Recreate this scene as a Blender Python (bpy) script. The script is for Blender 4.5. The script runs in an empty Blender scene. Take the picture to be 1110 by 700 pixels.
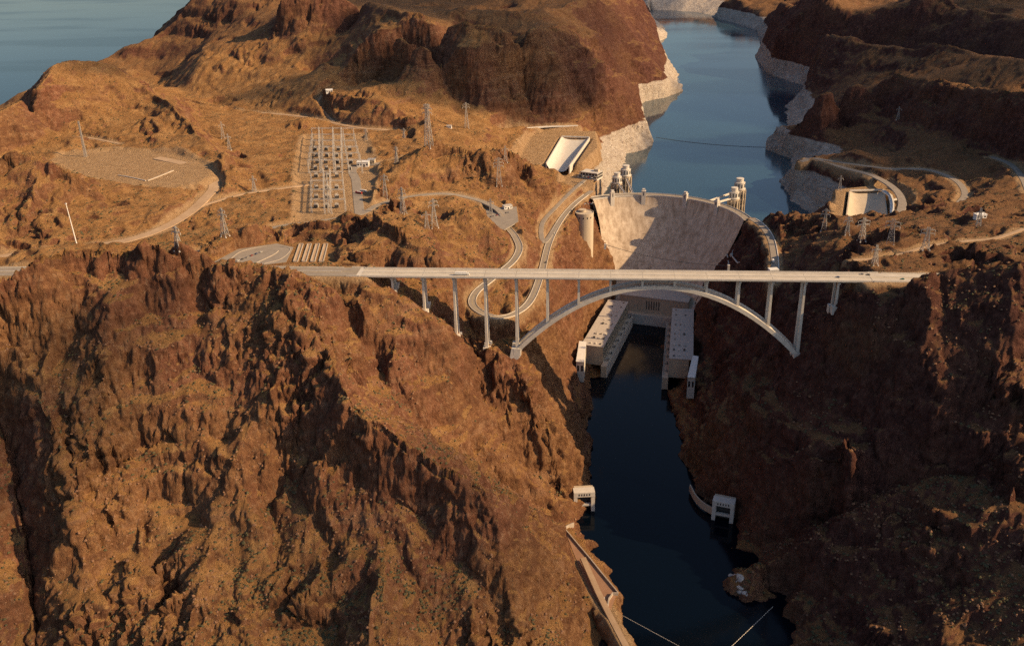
import bpy, bmesh, math, random
import numpy as np
from mathutils import Vector, Matrix
from concurrent.futures import ThreadPoolExecutor
random.seed(7)
S = bpy.context.scene
COL = S.collection
POOL = ThreadPoolExecutor(4)

# ------------------------------------------------------------------ camera
CAM = np.array([-74.0, -986.0, 653.0])
FPX, PITCH, YAW, ROLL = 1000.0, math.radians(24), math.radians(-5.43), math.radians(-1.36)
CF = np.array([math.sin(YAW) * math.cos(PITCH), math.cos(YAW) * math.cos(PITCH), -math.sin(PITCH)])
_r = np.array([math.cos(YAW), -math.sin(YAW), 0.0])
_d = np.cross(CF, _r)
CR = math.cos(ROLL) * _r - math.sin(ROLL) * _d
CD = math.sin(ROLL) * _r + math.cos(ROLL) * _d

def ray(px, py):
    return CF + (px - 555.0) / FPX * CR + (py - 350.0) / FPX * CD

def at(px, py, z):
    """survey point: where the sight line meets height z"""
    v = ray(px, py)
    return CAM + v * ((z - CAM[2]) / v[2])

def atY(px, py, Y):
    v = ray(px, py)
    return CAM + v * ((Y - CAM[1]) / v[1])

def proj(P):
    v = np.asarray(P, float) - CAM
    zc = v @ CF
    return np.stack([555 + FPX * (v @ CR) / zc, 350 + FPX * (v @ CD) / zc], -1)

cd = bpy.data.cameras.new('camera')
cam = bpy.data.objects.new('camera', cd)
COL.objects.link(cam)
cd.sensor_width = 36.0
cd.lens = 36.0 * FPX / 1110.0
cd.clip_start = 1.0
cd.clip_end = 40000.0
M = Matrix(((CR[0], -CD[0], -CF[0], CAM[0]), (CR[1], -CD[1], -CF[1], CAM[1]), (CR[2], -CD[2], -CF[2], CAM[2]), (0, 0, 0, 1)))
cam.matrix_world = M
S.camera = cam

# ------------------------------------------------------------------ numpy noise
def _hash(ix, iy, iz, k):
    h = (ix.astype(np.uint32) * np.uint32(374761393) + iy.astype(np.uint32) * np.uint32(668265263)
         + iz.astype(np.uint32) * np.uint32(2147483647) + np.uint32(k * 974634777 & 0xffffffff))
    h = (h ^ (h >> np.uint32(13))) * np.uint32(1274126177)
    h = h ^ (h >> np.uint32(16))
    h = h * np.uint32(2246822519)
    h = h ^ (h >> np.uint32(15))
    return h

def _par(fn, *arrs, n=16):
    N = arrs[0].shape[0]
    cuts = np.linspace(0, N, n + 1).astype(int)
    parts = list(POOL.map(lambda i: fn(*[a[cuts[i]:cuts[i + 1]] for a in arrs]), range(n)))
    return np.concatenate(parts, 0)

def noise2(x, y, k=0):
    """value-gradient noise, about -1..1"""
    def f(x, y):
        fx0 = np.floor(x); fy0 = np.floor(y)
        ix = fx0.astype(np.int64); iy = fy0.astype(np.int64)
        fx = (x - fx0).astype(np.float32); fy = (y - fy0).astype(np.float32)
        ux = fx * fx * fx * (fx * (fx * 6 - 15) + 10); uy = fy * fy * fy * (fy * (fy * 6 - 15) + 10)
        out = 0
        for dx in (0, 1):
            for dy in (0, 1):
                h = _hash(ix + dx, iy + dy, ix * 0, k)
                a = (h & np.uint32(1023)).astype(np.float32) * np.float32(2 * math.pi / 1024)
                g = np.cos(a) * (fx - dx) + np.sin(a) * (fy - dy)
                out = out + g * (ux if dx else 1 - ux) * (uy if dy else 1 - uy)
        return out * np.float32(1.5)
    return _par(f, x, y)

def noise3(x, y, z, k=0):
    def f(x, y, z):
        fx0 = np.floor(x); fy0 = np.floor(y); fz0 = np.floor(z)
        ix = fx0.astype(np.int64); iy = fy0.astype(np.int64); iz = fz0.astype(np.int64)
        fx = (x - fx0).astype(np.float32); fy = (y - fy0).astype(np.float32); fz = (z - fz0).astype(np.float32)
        ux = fx * fx * (3 - 2 * fx); uy = fy * fy * (3 - 2 * fy); uz = fz * fz * (3 - 2 * fz)
        out = 0
        for dx in (0, 1):
            for dy in (0, 1):
                for dz in (0, 1):
                    h = _hash(ix + dx, iy + dy, iz + dz, k)
                    gx = (h & np.uint32(255)).astype(np.float32) / 127.5 - 1
                    gy = ((h >> np.uint32(8)) & np.uint32(255)).astype(np.float32) / 127.5 - 1
                    gz = ((h >> np.uint32(16)) & np.uint32(255)).astype(np.float32) / 127.5 - 1
                    g = gx * (fx - dx) + gy * (fy - dy) + gz * (fz - dz)
                    out = out + g * (ux if dx else 1 - ux) * (uy if dy else 1 - uy) * (uz if dz else 1 - uz)
        return out * np.float32(1.5)
    return _par(f, x, y, z)

def blocks3(x, y, z, k=0):
    """random value of the nearest jittered cell: fractured, blocky steps; second channel = closeness to a joint"""
    def f(x, y, z):
        fx0 = np.floor(x); fy0 = np.floor(y); fz0 = np.floor(z)
        ix = fx0.astype(np.int64); iy = fy0.astype(np.int64); iz = fz0.astype(np.int64)
        fx = (x - fx0).astype(np.float32); fy = (y - fy0).astype(np.float32); fz = (z - fz0).astype(np.float32)
        best = np.full(x.shape, 9e9, np.float32); second = best.copy(); val = np.zeros(x.shape, np.float32)
        for dx in (-1, 0, 1):
            for dy in (-1, 0, 1):
                for dz in (-1, 0, 1):
                    h = _hash(ix + dx, iy + dy, iz + dz, k)
                    a = fx - dx - .1 - (h & np.uint32(255)).astype(np.float32) / 320
                    b = fy - dy - .1 - ((h >> np.uint32(8)) & np.uint32(255)).astype(np.float32) / 320
                    c = fz - dz - .1 - ((h >> np.uint32(16)) & np.uint32(255)).astype(np.float32) / 320
                    d = a * a + b * b + c * c
                    r = ((h >> np.uint32(24)) & np.uint32(255)).astype(np.float32) / 127.5 - 1
                    n = d < best
                    second = np.where(n, best, np.minimum(second, d))
                    val = np.where(n, r, val); best = np.where(n, d, best)
        return np.stack([val, np.sqrt(second) - np.sqrt(best)], -1)
    return _par(f, x, y, z)

def smooth(a, b, x):
    t = np.clip((x - a) / (b - a), 0, 1)
    return t * t * (3 - 2 * t)

# ------------------------------------------------------------------ object helpers
def tag(o, label=None, cat=None, group=None, kind=None):
    if label: o['label'] = label
    if cat: o['category'] = cat
    if group: o['group'] = group
    if kind: o['kind'] = kind
    return o

def thing(name, loc, label, cat, group=None, rz=0.0):
    o = bpy.data.objects.new(name, None)
    COL.objects.link(o)
    o.location = loc
    o.rotation_euler = (0, 0, rz)
    o.empty_display_size = 2
    return tag(o, label, cat, group)

def copy_tree(o, parent=None):
    c = o.copy()
    COL.objects.link(c)
    c.parent = parent
    for ch in list(o.children):
        copy_tree(ch, c)
    return c

class MB:
    """collects faces and links them as one mesh object"""
    def __init__(self):
        self.v = []; self.f = []
    def add(self, vs, fs):
        n = len(self.v)
        self.v += [tuple(map(float, p)) for p in vs]
        self.f += [tuple(i + n for i in f) for f in fs]
        return self
    def box(self, x0, x1, y0, y1, z0, z1):
        return self.add([(x0, y0, z0), (x1, y0, z0), (x1, y1, z0), (x0, y1, z0), (x0, y0, z1), (x1, y0, z1), (x1, y1, z1), (x0, y1, z1)],
                        [(0, 3, 2, 1), (4, 5, 6, 7), (0, 1, 5, 4), (1, 2, 6, 5), (2, 3, 7, 6), (3, 0, 4, 7)])
    def cbox(self, c, s, rz=0.0):
        ca, sa = math.cos(rz), math.sin(rz)
        vs = []
        for z in (-.5, .5):
            for x, y in ((-.5, -.5), (.5, -.5), (.5, .5), (-.5, .5)):
                X, Y = x * s[0], y * s[1]
                vs.append((c[0] + X * ca - Y * sa, c[1] + X * sa + Y * ca, c[2] + z * s[2]))
        return self.add(vs, [(0, 3, 2, 1), (4, 5, 6, 7), (0, 1, 5, 4), (1, 2, 6, 5), (2, 3, 7, 6), (3, 0, 4, 7)])
    def bar(self, a, b, w, h=None, w2=None, h2=None):
        """square bar from a to b, may taper"""
        h = h or w; w2 = w2 or w; h2 = h2 or h
        a = Vector(a); b = Vector(b); d = (b - a)
        if d.length < 1e-6: return self
        d.normalize()
        up = Vector((0, 0, 1)) if abs(d.z) < .95 else Vector((0, 1, 0))
        s = d.cross(up).normalized(); u = s.cross(d)
        vs = []
        for p, ww, hh in ((a, w, h), (b, w2, h2)):
            for i, j in ((-.5, -.5), (.5, -.5), (.5, .5), (-.5, .5)):
                vs.append(p + s * (i * ww) + u * (j * hh))
        return self.add(vs, [(0, 1, 2, 3), (7, 6, 5, 4), (0, 4, 5, 1), (1, 5, 6, 2), (2, 6, 7, 3), (3, 7, 4, 0)])
    def tube(self, pts, r, n=8, caps=True):
        pts = [Vector(p) for p in pts]
        rr = r if isinstance(r, (list, tuple)) else [r] * len(pts)
        vs = []
        for i, p in enumerate(pts):
            d = (pts[min(i + 1, len(pts) - 1)] - pts[max(i - 1, 0)]).normalized()
            up = Vector((0, 0, 1)) if abs(d.z) < .95 else Vector((1, 0, 0))
            s = d.cross(up).normalized(); u = s.cross(d)
            for k in range(n):
                a = 2 * math.pi * k / n
                vs.append(p + s * (math.cos(a) * rr[i]) + u * (math.sin(a) * rr[i]))
        fs = []
        for i in range(len(pts) - 1):
            for k in range(n):
                fs.append((i * n + k, i * n + (k + 1) % n, (i + 1) * n + (k + 1) % n, (i + 1) * n + k))
        if caps:
            fs.append(tuple(range(n))[::-1]); fs.append(tuple((len(pts) - 1) * n + k for k in range(n)))
        return self.add(vs, fs)
    def lathe(self, prof, c=(0, 0, 0), n=24):
        vs = []
        for r, z in prof:
            for k in range(n):
                a = 2 * math.pi * k / n
                vs.append((c[0] + r * math.cos(a), c[1] + r * math.sin(a), c[2] + z))
        fs = []
        for i in range(len(prof) - 1):
            for k in range(n):
                fs.append((i * n + k, i * n + (k + 1) % n, (i + 1) * n + (k + 1) % n, (i + 1) * n + k))
        fs.append(tuple(range(n))[::-1]); fs.append(tuple((len(prof) - 1) * n + k for k in range(n)))
        return self.add(vs, fs)
    def prism(self, poly, z0, z1):
        n = len(poly)
        a = sum(poly[i][0] * poly[(i + 1) % n][1] - poly[(i + 1) % n][0] * poly[i][1] for i in range(n))
        if a < 0: poly = poly[::-1]
        zb = z0 if hasattr(z0, '__len__') else [z0] * n
        zt = z1 if hasattr(z1, '__len__') else [z1] * n
        vs = [(p[0], p[1], z) for p, z in zip(poly, zb)] + [(p[0], p[1], z) for p, z in zip(poly, zt)]
        fs = [tuple(range(n))[::-1], tuple(range(n, 2 * n))]
        for i in range(n):
            j = (i + 1) % n
            fs.append((i, j, n + j, n + i))
        return self.add(vs, fs)
    def grid(self, P):
        """P[i][j] points -> quads"""
        n = len(P); m = len(P[0])
        vs = [p for row in P for p in row]
        fs = [(i * m + j, i * m + j + 1, (i + 1) * m + j + 1, (i + 1) * m + j) for i in range(n - 1) for j in range(m - 1)]
        return self.add(vs, fs)
    def build(self, name, mat, parent=None, smooth=False, fix=True, bevel=0):
        me = bpy.data.meshes.new(name)
        me.from_pydata(self.v, [], self.f)
        if fix:
            bm = bmesh.new(); bm.from_mesh(me)
            bmesh.ops.recalc_face_normals(bm, faces=bm.faces)
            bm.to_mesh(me); bm.free()
        if smooth:
            me.polygons.foreach_set('use_smooth', [True] * len(me.polygons))
        me.materials.append(mat)
        o = bpy.data.objects.new(name, me)
        COL.objects.link(o)
        if parent is not None: o.parent = parent
        if bevel:
            m = o.modifiers.new('bevel', 'BEVEL'); m.width = bevel; m.segments = 1; m.limit_method = 'ANGLE'
        return o

# ------------------------------------------------------------------ materials
def nmat(name):
    m = bpy.data.materials.new(name); m.use_nodes = True
    nt = m.node_tree
    b = nt.nodes['Principled BSDF']
    return m, nt, b

def mnode(nt, typ, **kw):
    n = nt.nodes.new(typ)
    for k, v in kw.items():
        if k in n.inputs.keys() if isinstance(k, str) else False: n.inputs[k].default_value = v
        else: setattr(n, k, v)
    return n

def simple(name, c1, c2=None, scale=.3, rough=.8, metal=0, bump=0.0, streak=False, detail=6):
    """weathered material: two tones mixed by noise (streaked vertically if asked)"""
    m, nt, b = nmat(name)
    c2 = c2 or tuple(c * .75 for c in c1)
    tc = mnode(nt, 'ShaderNodeNewGeometry')
    mp = mnode(nt, 'ShaderNodeMapping'); mp.inputs['Scale'].default_value = (scale, scale, scale * (.08 if streak else 1))
    nt.links.new(tc.outputs['Position'], mp.inputs['Vector'])
    n = mnode(nt, 'ShaderNodeTexNoise'); n.inputs['Scale'].default_value = 1; n.inputs['Detail'].default_value = detail; n.inputs['Roughness'].default_value = .65
    nt.links.new(mp.outputs[0], n.inputs['Vector'])
    r = mnode(nt, 'ShaderNodeValToRGB'); r.color_ramp.elements[0].position = .3; r.color_ramp.elements[1].position = .7
    r.color_ramp.elements[0].color = (*c1, 1); r.color_ramp.elements[1].color = (*c2, 1)
    nt.links.new(n.outputs['Fac'], r.inputs['Fac'])
    nt.links.new(r.outputs[0], b.inputs['Base Color'])
    b.inputs['Roughness'].default_value = rough; b.inputs['Metallic'].default_value = metal
    if bump:
        bp = mnode(nt, 'ShaderNodeBump'); bp.inputs['Strength'].default_value = bump; bp.inputs['Distance'].default_value = .5
        nt.links.new(n.outputs['Fac'], bp.inputs['Height']); nt.links.new(bp.outputs[0], b.inputs['Normal'])
    return m
# ------------------------------------------------------------------ terrain survey: breaklines
LINES = []
def V(*pts):
    LINES.append([at(*p) for p in pts])
def W(*pts):
    LINES.append([np.array(p, float) for p in pts])

# highway shelf along the bridge axis
for off in (-16, 16):
    W((-346, off, 272), (-500, off, 271.5), (-660, off, 271), (-1000, off - 25, 270))
# near left mountain: crest
V((-60, 350, 276), (-20, 314, 304), (0, 303, 311), (35, 286, 318), (70, 283, 316), (100, 282, 312), (150, 279, 310), (205, 284, 307), (245, 286, 303), (290, 289, 296), (330, 296, 290), (360, 306, 283), (380, 318, 274), (392, 332, 262))
# cliff foot under the crest (amphitheatre)
V((0, 368, 246), (40, 374, 240), (80, 373, 240), (115, 370, 243))
V((160, 330, 268), (200, 325, 272), (235, 325, 268), (265, 345, 255))
# left edge spur and the dark gully beyond it
V((-30, 352, 272), (10, 372, 246), (38, 420, 214), (58, 470, 182), (78, 530, 146), (92, 600, 108), (112, 690, 66), (120, 760, 45))
V((-40, 420, 190), (0, 450, 165), (18, 500, 135), (25, 560, 100), (35, 640, 68), (40, 760, 32))
V((-120, 470, 200), (-110, 600, 130), (-100, 760, 70))
# spur one
V((120, 318, 283), (146, 345, 260), (152, 372, 240), (190, 418, 206), (225, 468, 174), (250, 505, 154), (290, 500, 150))
V((225, 540, 128), (260, 548, 124), (300, 530, 128))
V((225, 540, 128), (240, 600, 98), (300, 640, 82), (340, 700, 62), (350, 760, 42))
V((150, 560, 112), (170, 640, 82), (190, 760, 50))
# gullies one and two
V((80, 378, 237), (112, 430, 201), (140, 480, 165), (180, 525, 133), (210, 545, 121))
V((185, 338, 263), (215, 390, 223), (250, 440, 189), (295, 485, 159), (325, 530, 131), (350, 590, 99), (368, 650, 75), (378, 760, 41))
# spur two, the bright diagonal ridge, with the broken cliff under it
V((290, 296, 290), (305, 325, 274), (351, 368, 246), (366, 425, 215), (389, 462, 196), (437, 488, 182), (475, 512, 167), (520, 528, 152), (560, 552, 114), (600, 595, 60), (630, 640, 20))
V((330, 480, 160), (355, 515, 144), (400, 538, 132), (450, 548, 124), (480, 552, 126))
V((480, 552, 128), (470, 600, 104), (440, 660, 76), (420, 760, 36))
V((520, 528, 154), (540, 570, 124), (545, 620, 92), (560, 690, 52), (570, 760, 26))
V((505, 600, 100), (515, 640, 78), (520, 700, 50))
V((600, 640, 34), (630, 690, 16), (650, 740, 6))
# bowl right of spur two, pier spur with its shaded face
V((340, 312, 264), (375, 345, 240), (400, 385, 210), (425, 425, 182), (455, 450, 160), (495, 480, 132), (530, 515, 104), (570, 545, 64), (612, 570, 12))
V((400, 316, 264), (424, 324, 256), (440, 333, 248), (462, 345, 238), (485, 362, 217), (496, 378, 199), (503, 402, 176), (507, 440, 144), (516, 475, 112), (545, 510, 80), (590, 545, 34), (622, 562, 2))
V((424, 321, 258), (458, 334, 242), (491, 361, 210), (500, 366, 203))
V((425, 385, 214), (455, 400, 198), (490, 412, 180))
# recess wall under the hairpin road
V((508, 352, 194), (518, 400, 158), (530, 445, 122), (556, 490, 80), (600, 530, 32))
V((505, 340, 204), (526, 350, 202), (560, 352, 198), (578, 345, 193))
V((526, 376, 188), (545, 385, 178), (562, 384, 176), (578, 420, 144), (602, 450, 108), (626, 490, 55), (636, 520, 6))
# left canyon wall
V((641, 217, 184), (630, 224, 184), (622, 242, 183), (611, 272, 183), (600, 308, 180), (590, 345, 176), (575, 375, 174))
V((644, 244, 152), (634, 254, 146), (626, 275, 150), (620, 300, 146))
V((652, 280, 92), (640, 310, 80), (628, 345, 72), (616, 375, 78))
V((664, 312, 36), (652, 335, 30), (640, 352, 26), (626, 392, 22), (632, 405, 10), (640, 425, 5))
V((610, 395, 70), (618, 430, 52), (628, 470, 36))
W((-84, 634, 183), (-70, 575, 110), (-58, 520, 50), (-52, 480, 8))
W((190, 502, 182), (140, 480, 110), (100, 462, 50), (78, 450, 8))
W((98, 670, 95), (70, 610, 10), (40, 545, -10))
# shelf of the old road and hairpin
V((505, 330, 206), (530, 305, 212), (557, 280, 222), (563, 268, 228), (552, 248, 236), (556, 232, 238))
V((575, 330, 194), (585, 300, 192), (592, 270, 190), (604, 240, 188), (622, 222, 186), (638, 208, 183))
V((540, 325, 204), (560, 305, 214), (575, 285, 214), (578, 262, 214))
# plateau at the left
V((20, 275, 266), (70, 270, 266), (130, 262, 266), (180, 248, 265), (210, 228, 266), (230, 205, 270))
V((0, 285, 266), (60, 280, 266), (140, 275, 265), (240, 272, 264), (300, 282, 264), (340, 283, 266))
V((230, 255, 264), (280, 245, 263), (300, 250, 263), (300, 270, 263), (345, 268, 263), (345, 280, 264))
V((260, 215, 264), (300, 215, 263), (330, 235, 262), (345, 238, 262), (380, 236, 262), (388, 200, 262))
V((332, 152, 262), (385, 150, 262), (400, 178, 262), (395, 205, 261), (330, 195, 262))
V((310, 262, 267), (322, 246, 276), (340, 240, 281), (358, 241, 280), (370, 252, 272))
# rocky knob behind the bridge end
V((378, 258, 274), (393, 233, 294), (402, 230, 299), (415, 240, 299), (432, 246, 299), (455, 252, 292), (470, 263, 282), (478, 282, 266))
V((372, 284, 266), (400, 288, 267), (440, 288, 264), (480, 290, 252), (500, 286, 242))
V((400, 225, 262), (440, 228, 258), (470, 238, 254))
V((480, 240, 258), (492, 232, 266), (508, 228, 270), (528, 236, 262), (546, 256, 240), (540, 275, 232))
V((480, 215, 252), (520, 220, 244), (550, 222, 240))
V((425, 200, 268), (437, 180, 280), (455, 162, 296), (470, 156, 300), (490, 159, 297), (510, 168, 286), (545, 176, 274), (562, 172, 266), (585, 190, 246), (600, 205, 220))
V((430, 208, 259), (470, 208, 254), (520, 207, 246), (560, 214, 236), (590, 222, 206))
# spillway flat and dam's left abutment
V((540, 146, 216), (580, 138, 215), (626, 136, 214))
V((590, 178, 205), (600, 152, 205), (636, 150, 196), (628, 178, 196))
V((632, 205, 186), (640, 190, 186), (652, 185, 186), (668, 188, 178))
# hill three and its pad
V((-40, 200, 316), (0, 180, 330), (38, 168, 342), (56, 177, 334), (80, 190, 320), (100, 198, 308), (132, 213, 290), (165, 222, 275))
V((-30, 262, 268), (40, 264, 267), (90, 262, 267), (140, 252, 267))
V((100, 215, 288), (135, 235, 275), (145, 248, 268))
V((66, 173, 282), (110, 166, 283), (200, 172, 283), (228, 188, 279), (222, 200, 274), (190, 196, 278), (130, 196, 278), (72, 180, 282))
# hill one
V((-60, 165, 300), (-20, 138, 330), (0, 120, 350), (28, 102, 366), (60, 70, 392), (76, 64, 398), (110, 64, 392), (128, 72, 374), (150, 88, 350), (178, 108, 328), (205, 132, 310), (235, 160, 292), (262, 188, 274))
V((0, 136, 292), (40, 146, 288), (100, 150, 286), (160, 158, 285))
V((112, 92, 352), (135, 114, 318), (160, 128, 300), (190, 150, 288))
V((-60, 185, 285), (20, 165, 284), (60, 168, 283))
V((200, 108, 280), (225, 138, 276), (255, 165, 270), (290, 182, 264))
# saddle behind hill one
V((165, 82, 250), (200, 102, 258), (250, 118, 261), (285, 123, 262), (330, 127, 262), (390, 138, 262), (420, 141, 261), (480, 150, 250))
V((140, 74, 200), (160, 72, 180), (172, 66, 150))
# massif
V((172, 68, 135), (178, 62, 178), (190, 48, 255), (210, 27, 335), (225, 8, 400), (236, -8, 445), (260, -30, 480), (330, -40, 500))
V((236, -5, 440), (280, 20, 400), (300, 38, 370), (318, 62, 335), (332, 85, 305))
V((262, 50, 350), (275, 80, 300), (262, 108, 266))
V((250, 18, 395), (215, 70, 315), (200, 98, 264))
V((350, 62, 353), (375, 54, 373), (398, 38, 403), (420, 27, 423), (450, 35, 416), (480, 45, 398), (510, 50, 390), (560, 48, 384), (605, 58, 360), (650, 70, 318), (700, 81, 253), (734, 83, 198))
V((380, 98, 290), (400, 95, 287), (450, 88, 297), (500, 84, 302), (560, 92, 290))
V((320, 40, 376), (350, 44, 368), (390, 34, 376), (440, 25, 378), (500, 38, 366), (560, 40, 362))
V((300, -10, 480), (390, -2, 457), (440, 16, 440), (470, 10, 455), (500, 18, 440), (560, 27, 425), (620, 30, 397), (660, 45, 325))
V((420, 8, 440), (500, 5, 440), (560, 12, 430), (640, 8, 394), (682, 22, 300), (717, 30, 210))
V((330, -45, 500), (450, -25, 470), (600, -20, 430), (680, -5, 330), (698, 10, 190))
V((560, 92, 290), (575, 120, 244), (590, 132, 222))
V((610, 85, 300), (630, 112, 246), (640, 132, 204))
V((660, 90, 260), (668, 105, 205), (673, 98, 215))
V((280, 99, 288), (310, 95, 302), (328, 87, 314), (350, 98, 307), (400, 112, 300), (415, 107, 306), (430, 119, 297), (468, 136, 280), (505, 146, 256), (530, 152, 246))
V((300, 121, 264), (350, 134, 263), (410, 140, 262), (445, 138, 260))
V((335, 80, 300), (370, 90, 297), (420, 96, 290), (470, 100, 286), (520, 120, 258))
# lake shore rings, left shore
V((655, 163, 178), (650, 148, 180), (664, 141, 181), (694, 129, 180), (710, 133, 176))
V((673, 98, 180), (696, 90, 180), (716, 86, 180), (735, 82, 180))
V((696, 37, 180), (717, 30, 180), (723, 35, 178))
# dam's right abutment and the right canyon wall
V((817, 238, 186), (828, 245, 187), (836, 262, 187), (840, 292, 186))
V((814, 246, 150), (796, 262, 120), (780, 285, 84), (768, 305, 60), (752, 322, 36))
V((752, 322, 30), (748, 350, 24), (752, 385, 20), (746, 408, 10), (735, 415, 4))
V((800, 285, 150), (790, 315, 110), (775, 340, 76), (765, 375, 45))
V((845, 300, 192), (835, 340, 150), (825, 372, 125), (800, 395, 90), (770, 420, 40))
V((832, 228, 194), (850, 233, 206), (872, 230, 214), (890, 236, 220), (903, 250, 228), (913, 275, 244), (918, 292, 258))
V((850, 262, 193), (865, 290, 192), (872, 320, 192))
V((840, 296, 190), (858, 340, 186), (863, 383, 176), (830, 386, 135), (795, 392, 92), (765, 402, 42))
V((872, 372, 184), (880, 345, 213), (900, 335, 236), (922, 326, 256), (945, 312, 268))
V((880, 345, 213), (905, 350, 226), (940, 356, 238), (985, 366, 240))
V((910, 420, 172), (950, 430, 184), (1000, 436, 192), (1060, 470, 182), (1120, 480, 188))
V((840, 430, 150), (870, 430, 158), (905, 418, 172))
V((760, 470, 44), (800, 445, 104), (840, 430, 150))
V((775, 530, 20), (820, 505, 76), (870, 485, 128), (930, 475, 164))
V((788, 606, 5), (787, 622, 5), (794, 638, 5), (815, 648, 6), (842, 638, 12))
V((800, 615, 14), (825, 625, 18))
V((800, 580, 8), (850, 560, 46), (930, 545, 90), (1000, 520, 124), (1110, 500, 165))
V((795, 590, 4), (830, 600, 22), (880, 600, 50), (940, 590, 84), (1020, 570, 120), (1120, 540, 160))
V((850, 660, 6), (900, 650, 38), (980, 640, 74), (1110, 620, 120))
V((850, 760, 2), (900, 740, 30), (1000, 740, 60), (1120, 740, 90))
# near right hill
V((948, 322, 266), (960, 317, 271), (985, 313, 275), (1010, 300, 290), (1034, 285, 307), (1070, 281, 314), (1110, 282, 320), (1180, 285, 326))
V((1000, 291, 302), (1004, 345, 262), (1008, 398, 226), (1050, 430, 205), (1110, 440, 212))
V((960, 330, 262), (985, 350, 250), (1000, 372, 238))
for off in (-16, 16):
    W((236, off, 272), (330, off, 271), (450, off, 271), (700, off + 20, 271))
# right plateau
V((925, 290, 262), (960, 285, 264), (1010, 282, 266), (1060, 272, 270), (1110, 268, 274))
V((915, 256, 254), (935, 262, 250), (960, 256, 256), (1000, 258, 262), (1060, 248, 268), (1110, 240, 274))
V((905, 242, 246), (940, 240, 240), (985, 238, 240), (1010, 228, 246), (1060, 225, 252), (1110, 225, 258))
V((955, 250, 270), (985, 247, 274), (1010, 250, 274))
V((890, 222, 200), (915, 208, 194), (950, 205, 194), (975, 205, 200), (985, 232, 215), (925, 236, 200))
V((868, 168, 190), (885, 172, 196), (950, 188, 204), (1000, 180, 214), (1040, 195, 218), (1052, 210, 222), (1040, 225, 224), (1005, 215, 214))
V((845, 222, 180), (870, 208, 186), (890, 206, 192))
V((1110, 175, 240), (1060, 168, 230), (1110, 200, 245))
# right shore mountains
V((840, 135, 177), (850, 137, 180), (878, 148, 182))
V((846, 190, 150), (866, 172, 180), (872, 166, 186))
V((848, 125, 218), (868, 112, 248), (895, 95, 284), (922, 84, 298), (970, 78, 312), (1020, 85, 324), (1110, 98, 346), (1180, 104, 360))
V((925, 98, 254), (958, 124, 234), (1000, 143, 236), (1060, 155, 246), (1110, 163, 258))
V((890, 130, 190), (930, 148, 196), (980, 165, 208))
V((985, 100, 262), (1030, 118, 252), (1110, 138, 262))
V((830, 61, 178), (868, 67, 180), (907, 79, 181))
V((830, 19, 180), (832, 40, 180))
V((840, 42, 255), (880, 48, 267), (930, 55, 283), (1000, 55, 307), (1110, 66, 335), (1180, 70, 345))
V((918, 74, 190), (960, 70, 205), (1000, 72, 230), (1110, 84, 262))
V((845, 12, 290), (900, 8, 350), (960, 14, 345), (1020, 10, 360), (1110, 22, 375), (1180, 25, 380))
V((870, 28, 210), (940, 34, 224), (1020, 34, 245), (1110, 45, 262))
V((700, 0, 178), (790, 9, 178), (828, 18, 178))
W((0, 7600, 330), (800, 7800, 420), (1800, 7000, 460), (3000, 6500, 480), (5000, 6000, 480))
W((0, 9800, 300), (2500, 9500, 500), (5500, 8000, 500))
# shelves by the tail water
V((610, 570, 14), (640, 610, 11), (668, 642, 10))

LAKE = [at(*p, 125) for p in [
    (684, 176), (683, 167), (704, 164), (709, 150), (700, 140), (686, 126), (690, 119), (699, 110), (720, 106), (740, 99), (742, 95), (735, 78), (715, 60), (702, 50), (724, 41), (722, 30), (705, 20), (704, 11),
    (758, 15), (791, 24), (820, 33), (826, 50), (818, 62), (832, 80), (860, 90), (885, 97), (868, 104), (855, 112), (846, 122), (838, 140), (831, 162), (845, 168), (860, 172), (852, 182), (846, 194), (850, 206), (852, 218)]] 
LAKE += [np.array((330, 640, 125)), np.array((240, 560, 125)), np.array((195, 520, 125)), np.array((100, 650, 125)), np.array((0, 690, 125)), np.array((-70, 650, 125)), np.array((-75, 720, 125))]
BASIN = [at(*p, 125) for p in [(172, 67), (165, 58), (190, 30), (200, 2), (150, -40), (-400, -40), (-400, 150)]]
BASIN = [at(-300, 215, 125), at(-30, 127, 125), at(28, 108, 125), at(62, 77, 125), at(76, 70, 125), at(110, 70, 125), at(135, 77, 125), at(160, 73, 125), at(172, 67, 125), at(168, 58, 125), np.array((-1600, 4000, 125)), np.array((-1900, 9000, 125)), np.array((-14000, 14000, 125)), np.array((-14000, 600, 125))]
RIVER = [at(*p, 0) for p in [
    (690, 352), (678, 366), (664, 392), (652, 413), (645, 442), (640, 482), (637, 520), (650, 546), (634, 552), (630, 560), (637, 574), (660, 606), (678, 640), (672, 664), (696, 700), (710, 740)]]
RIVER += [np.array((30, -900, 0)), np.array((140, -900, 0))]
RIVER += [at(*p, 0) for p in [(835, 740), (842, 700), (850, 660), (850, 645), (815, 658), (789, 643), (780, 620), (784, 603), (795, 582), (797, 566), (776, 556), (745, 530), (735, 490), (732, 452), (722, 418), (712, 404), (716, 370), (720, 348)]]

# ------------------------------------------------------------------ height field on a log-polar survey grid
TH0, TH1 = math.radians(-46), math.radians(42)
R0, R1 = 260.0, 15000.0
NC, NR = 1240, 3300
th_ax = np.linspace(TH0, TH1, NC) + YAW * 0
lr_ax = np.linspace(math.log(R0), math.log(R1), NR)

def to_grid(P, nr=NR, nc=NC):
    P = np.asarray(P, float)
    dx = P[..., 0] - CAM[0]; dy = P[..., 1] - CAM[1]
    th = np.arctan2(dx, dy); lr = np.log(np.hypot(dx, dy) + 1e-9)
    return (lr - lr_ax[0]) / (lr_ax[-1] - lr_ax[0]) * (nr - 1), (th - TH0) / (TH1 - TH0) * (nc - 1)

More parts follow.
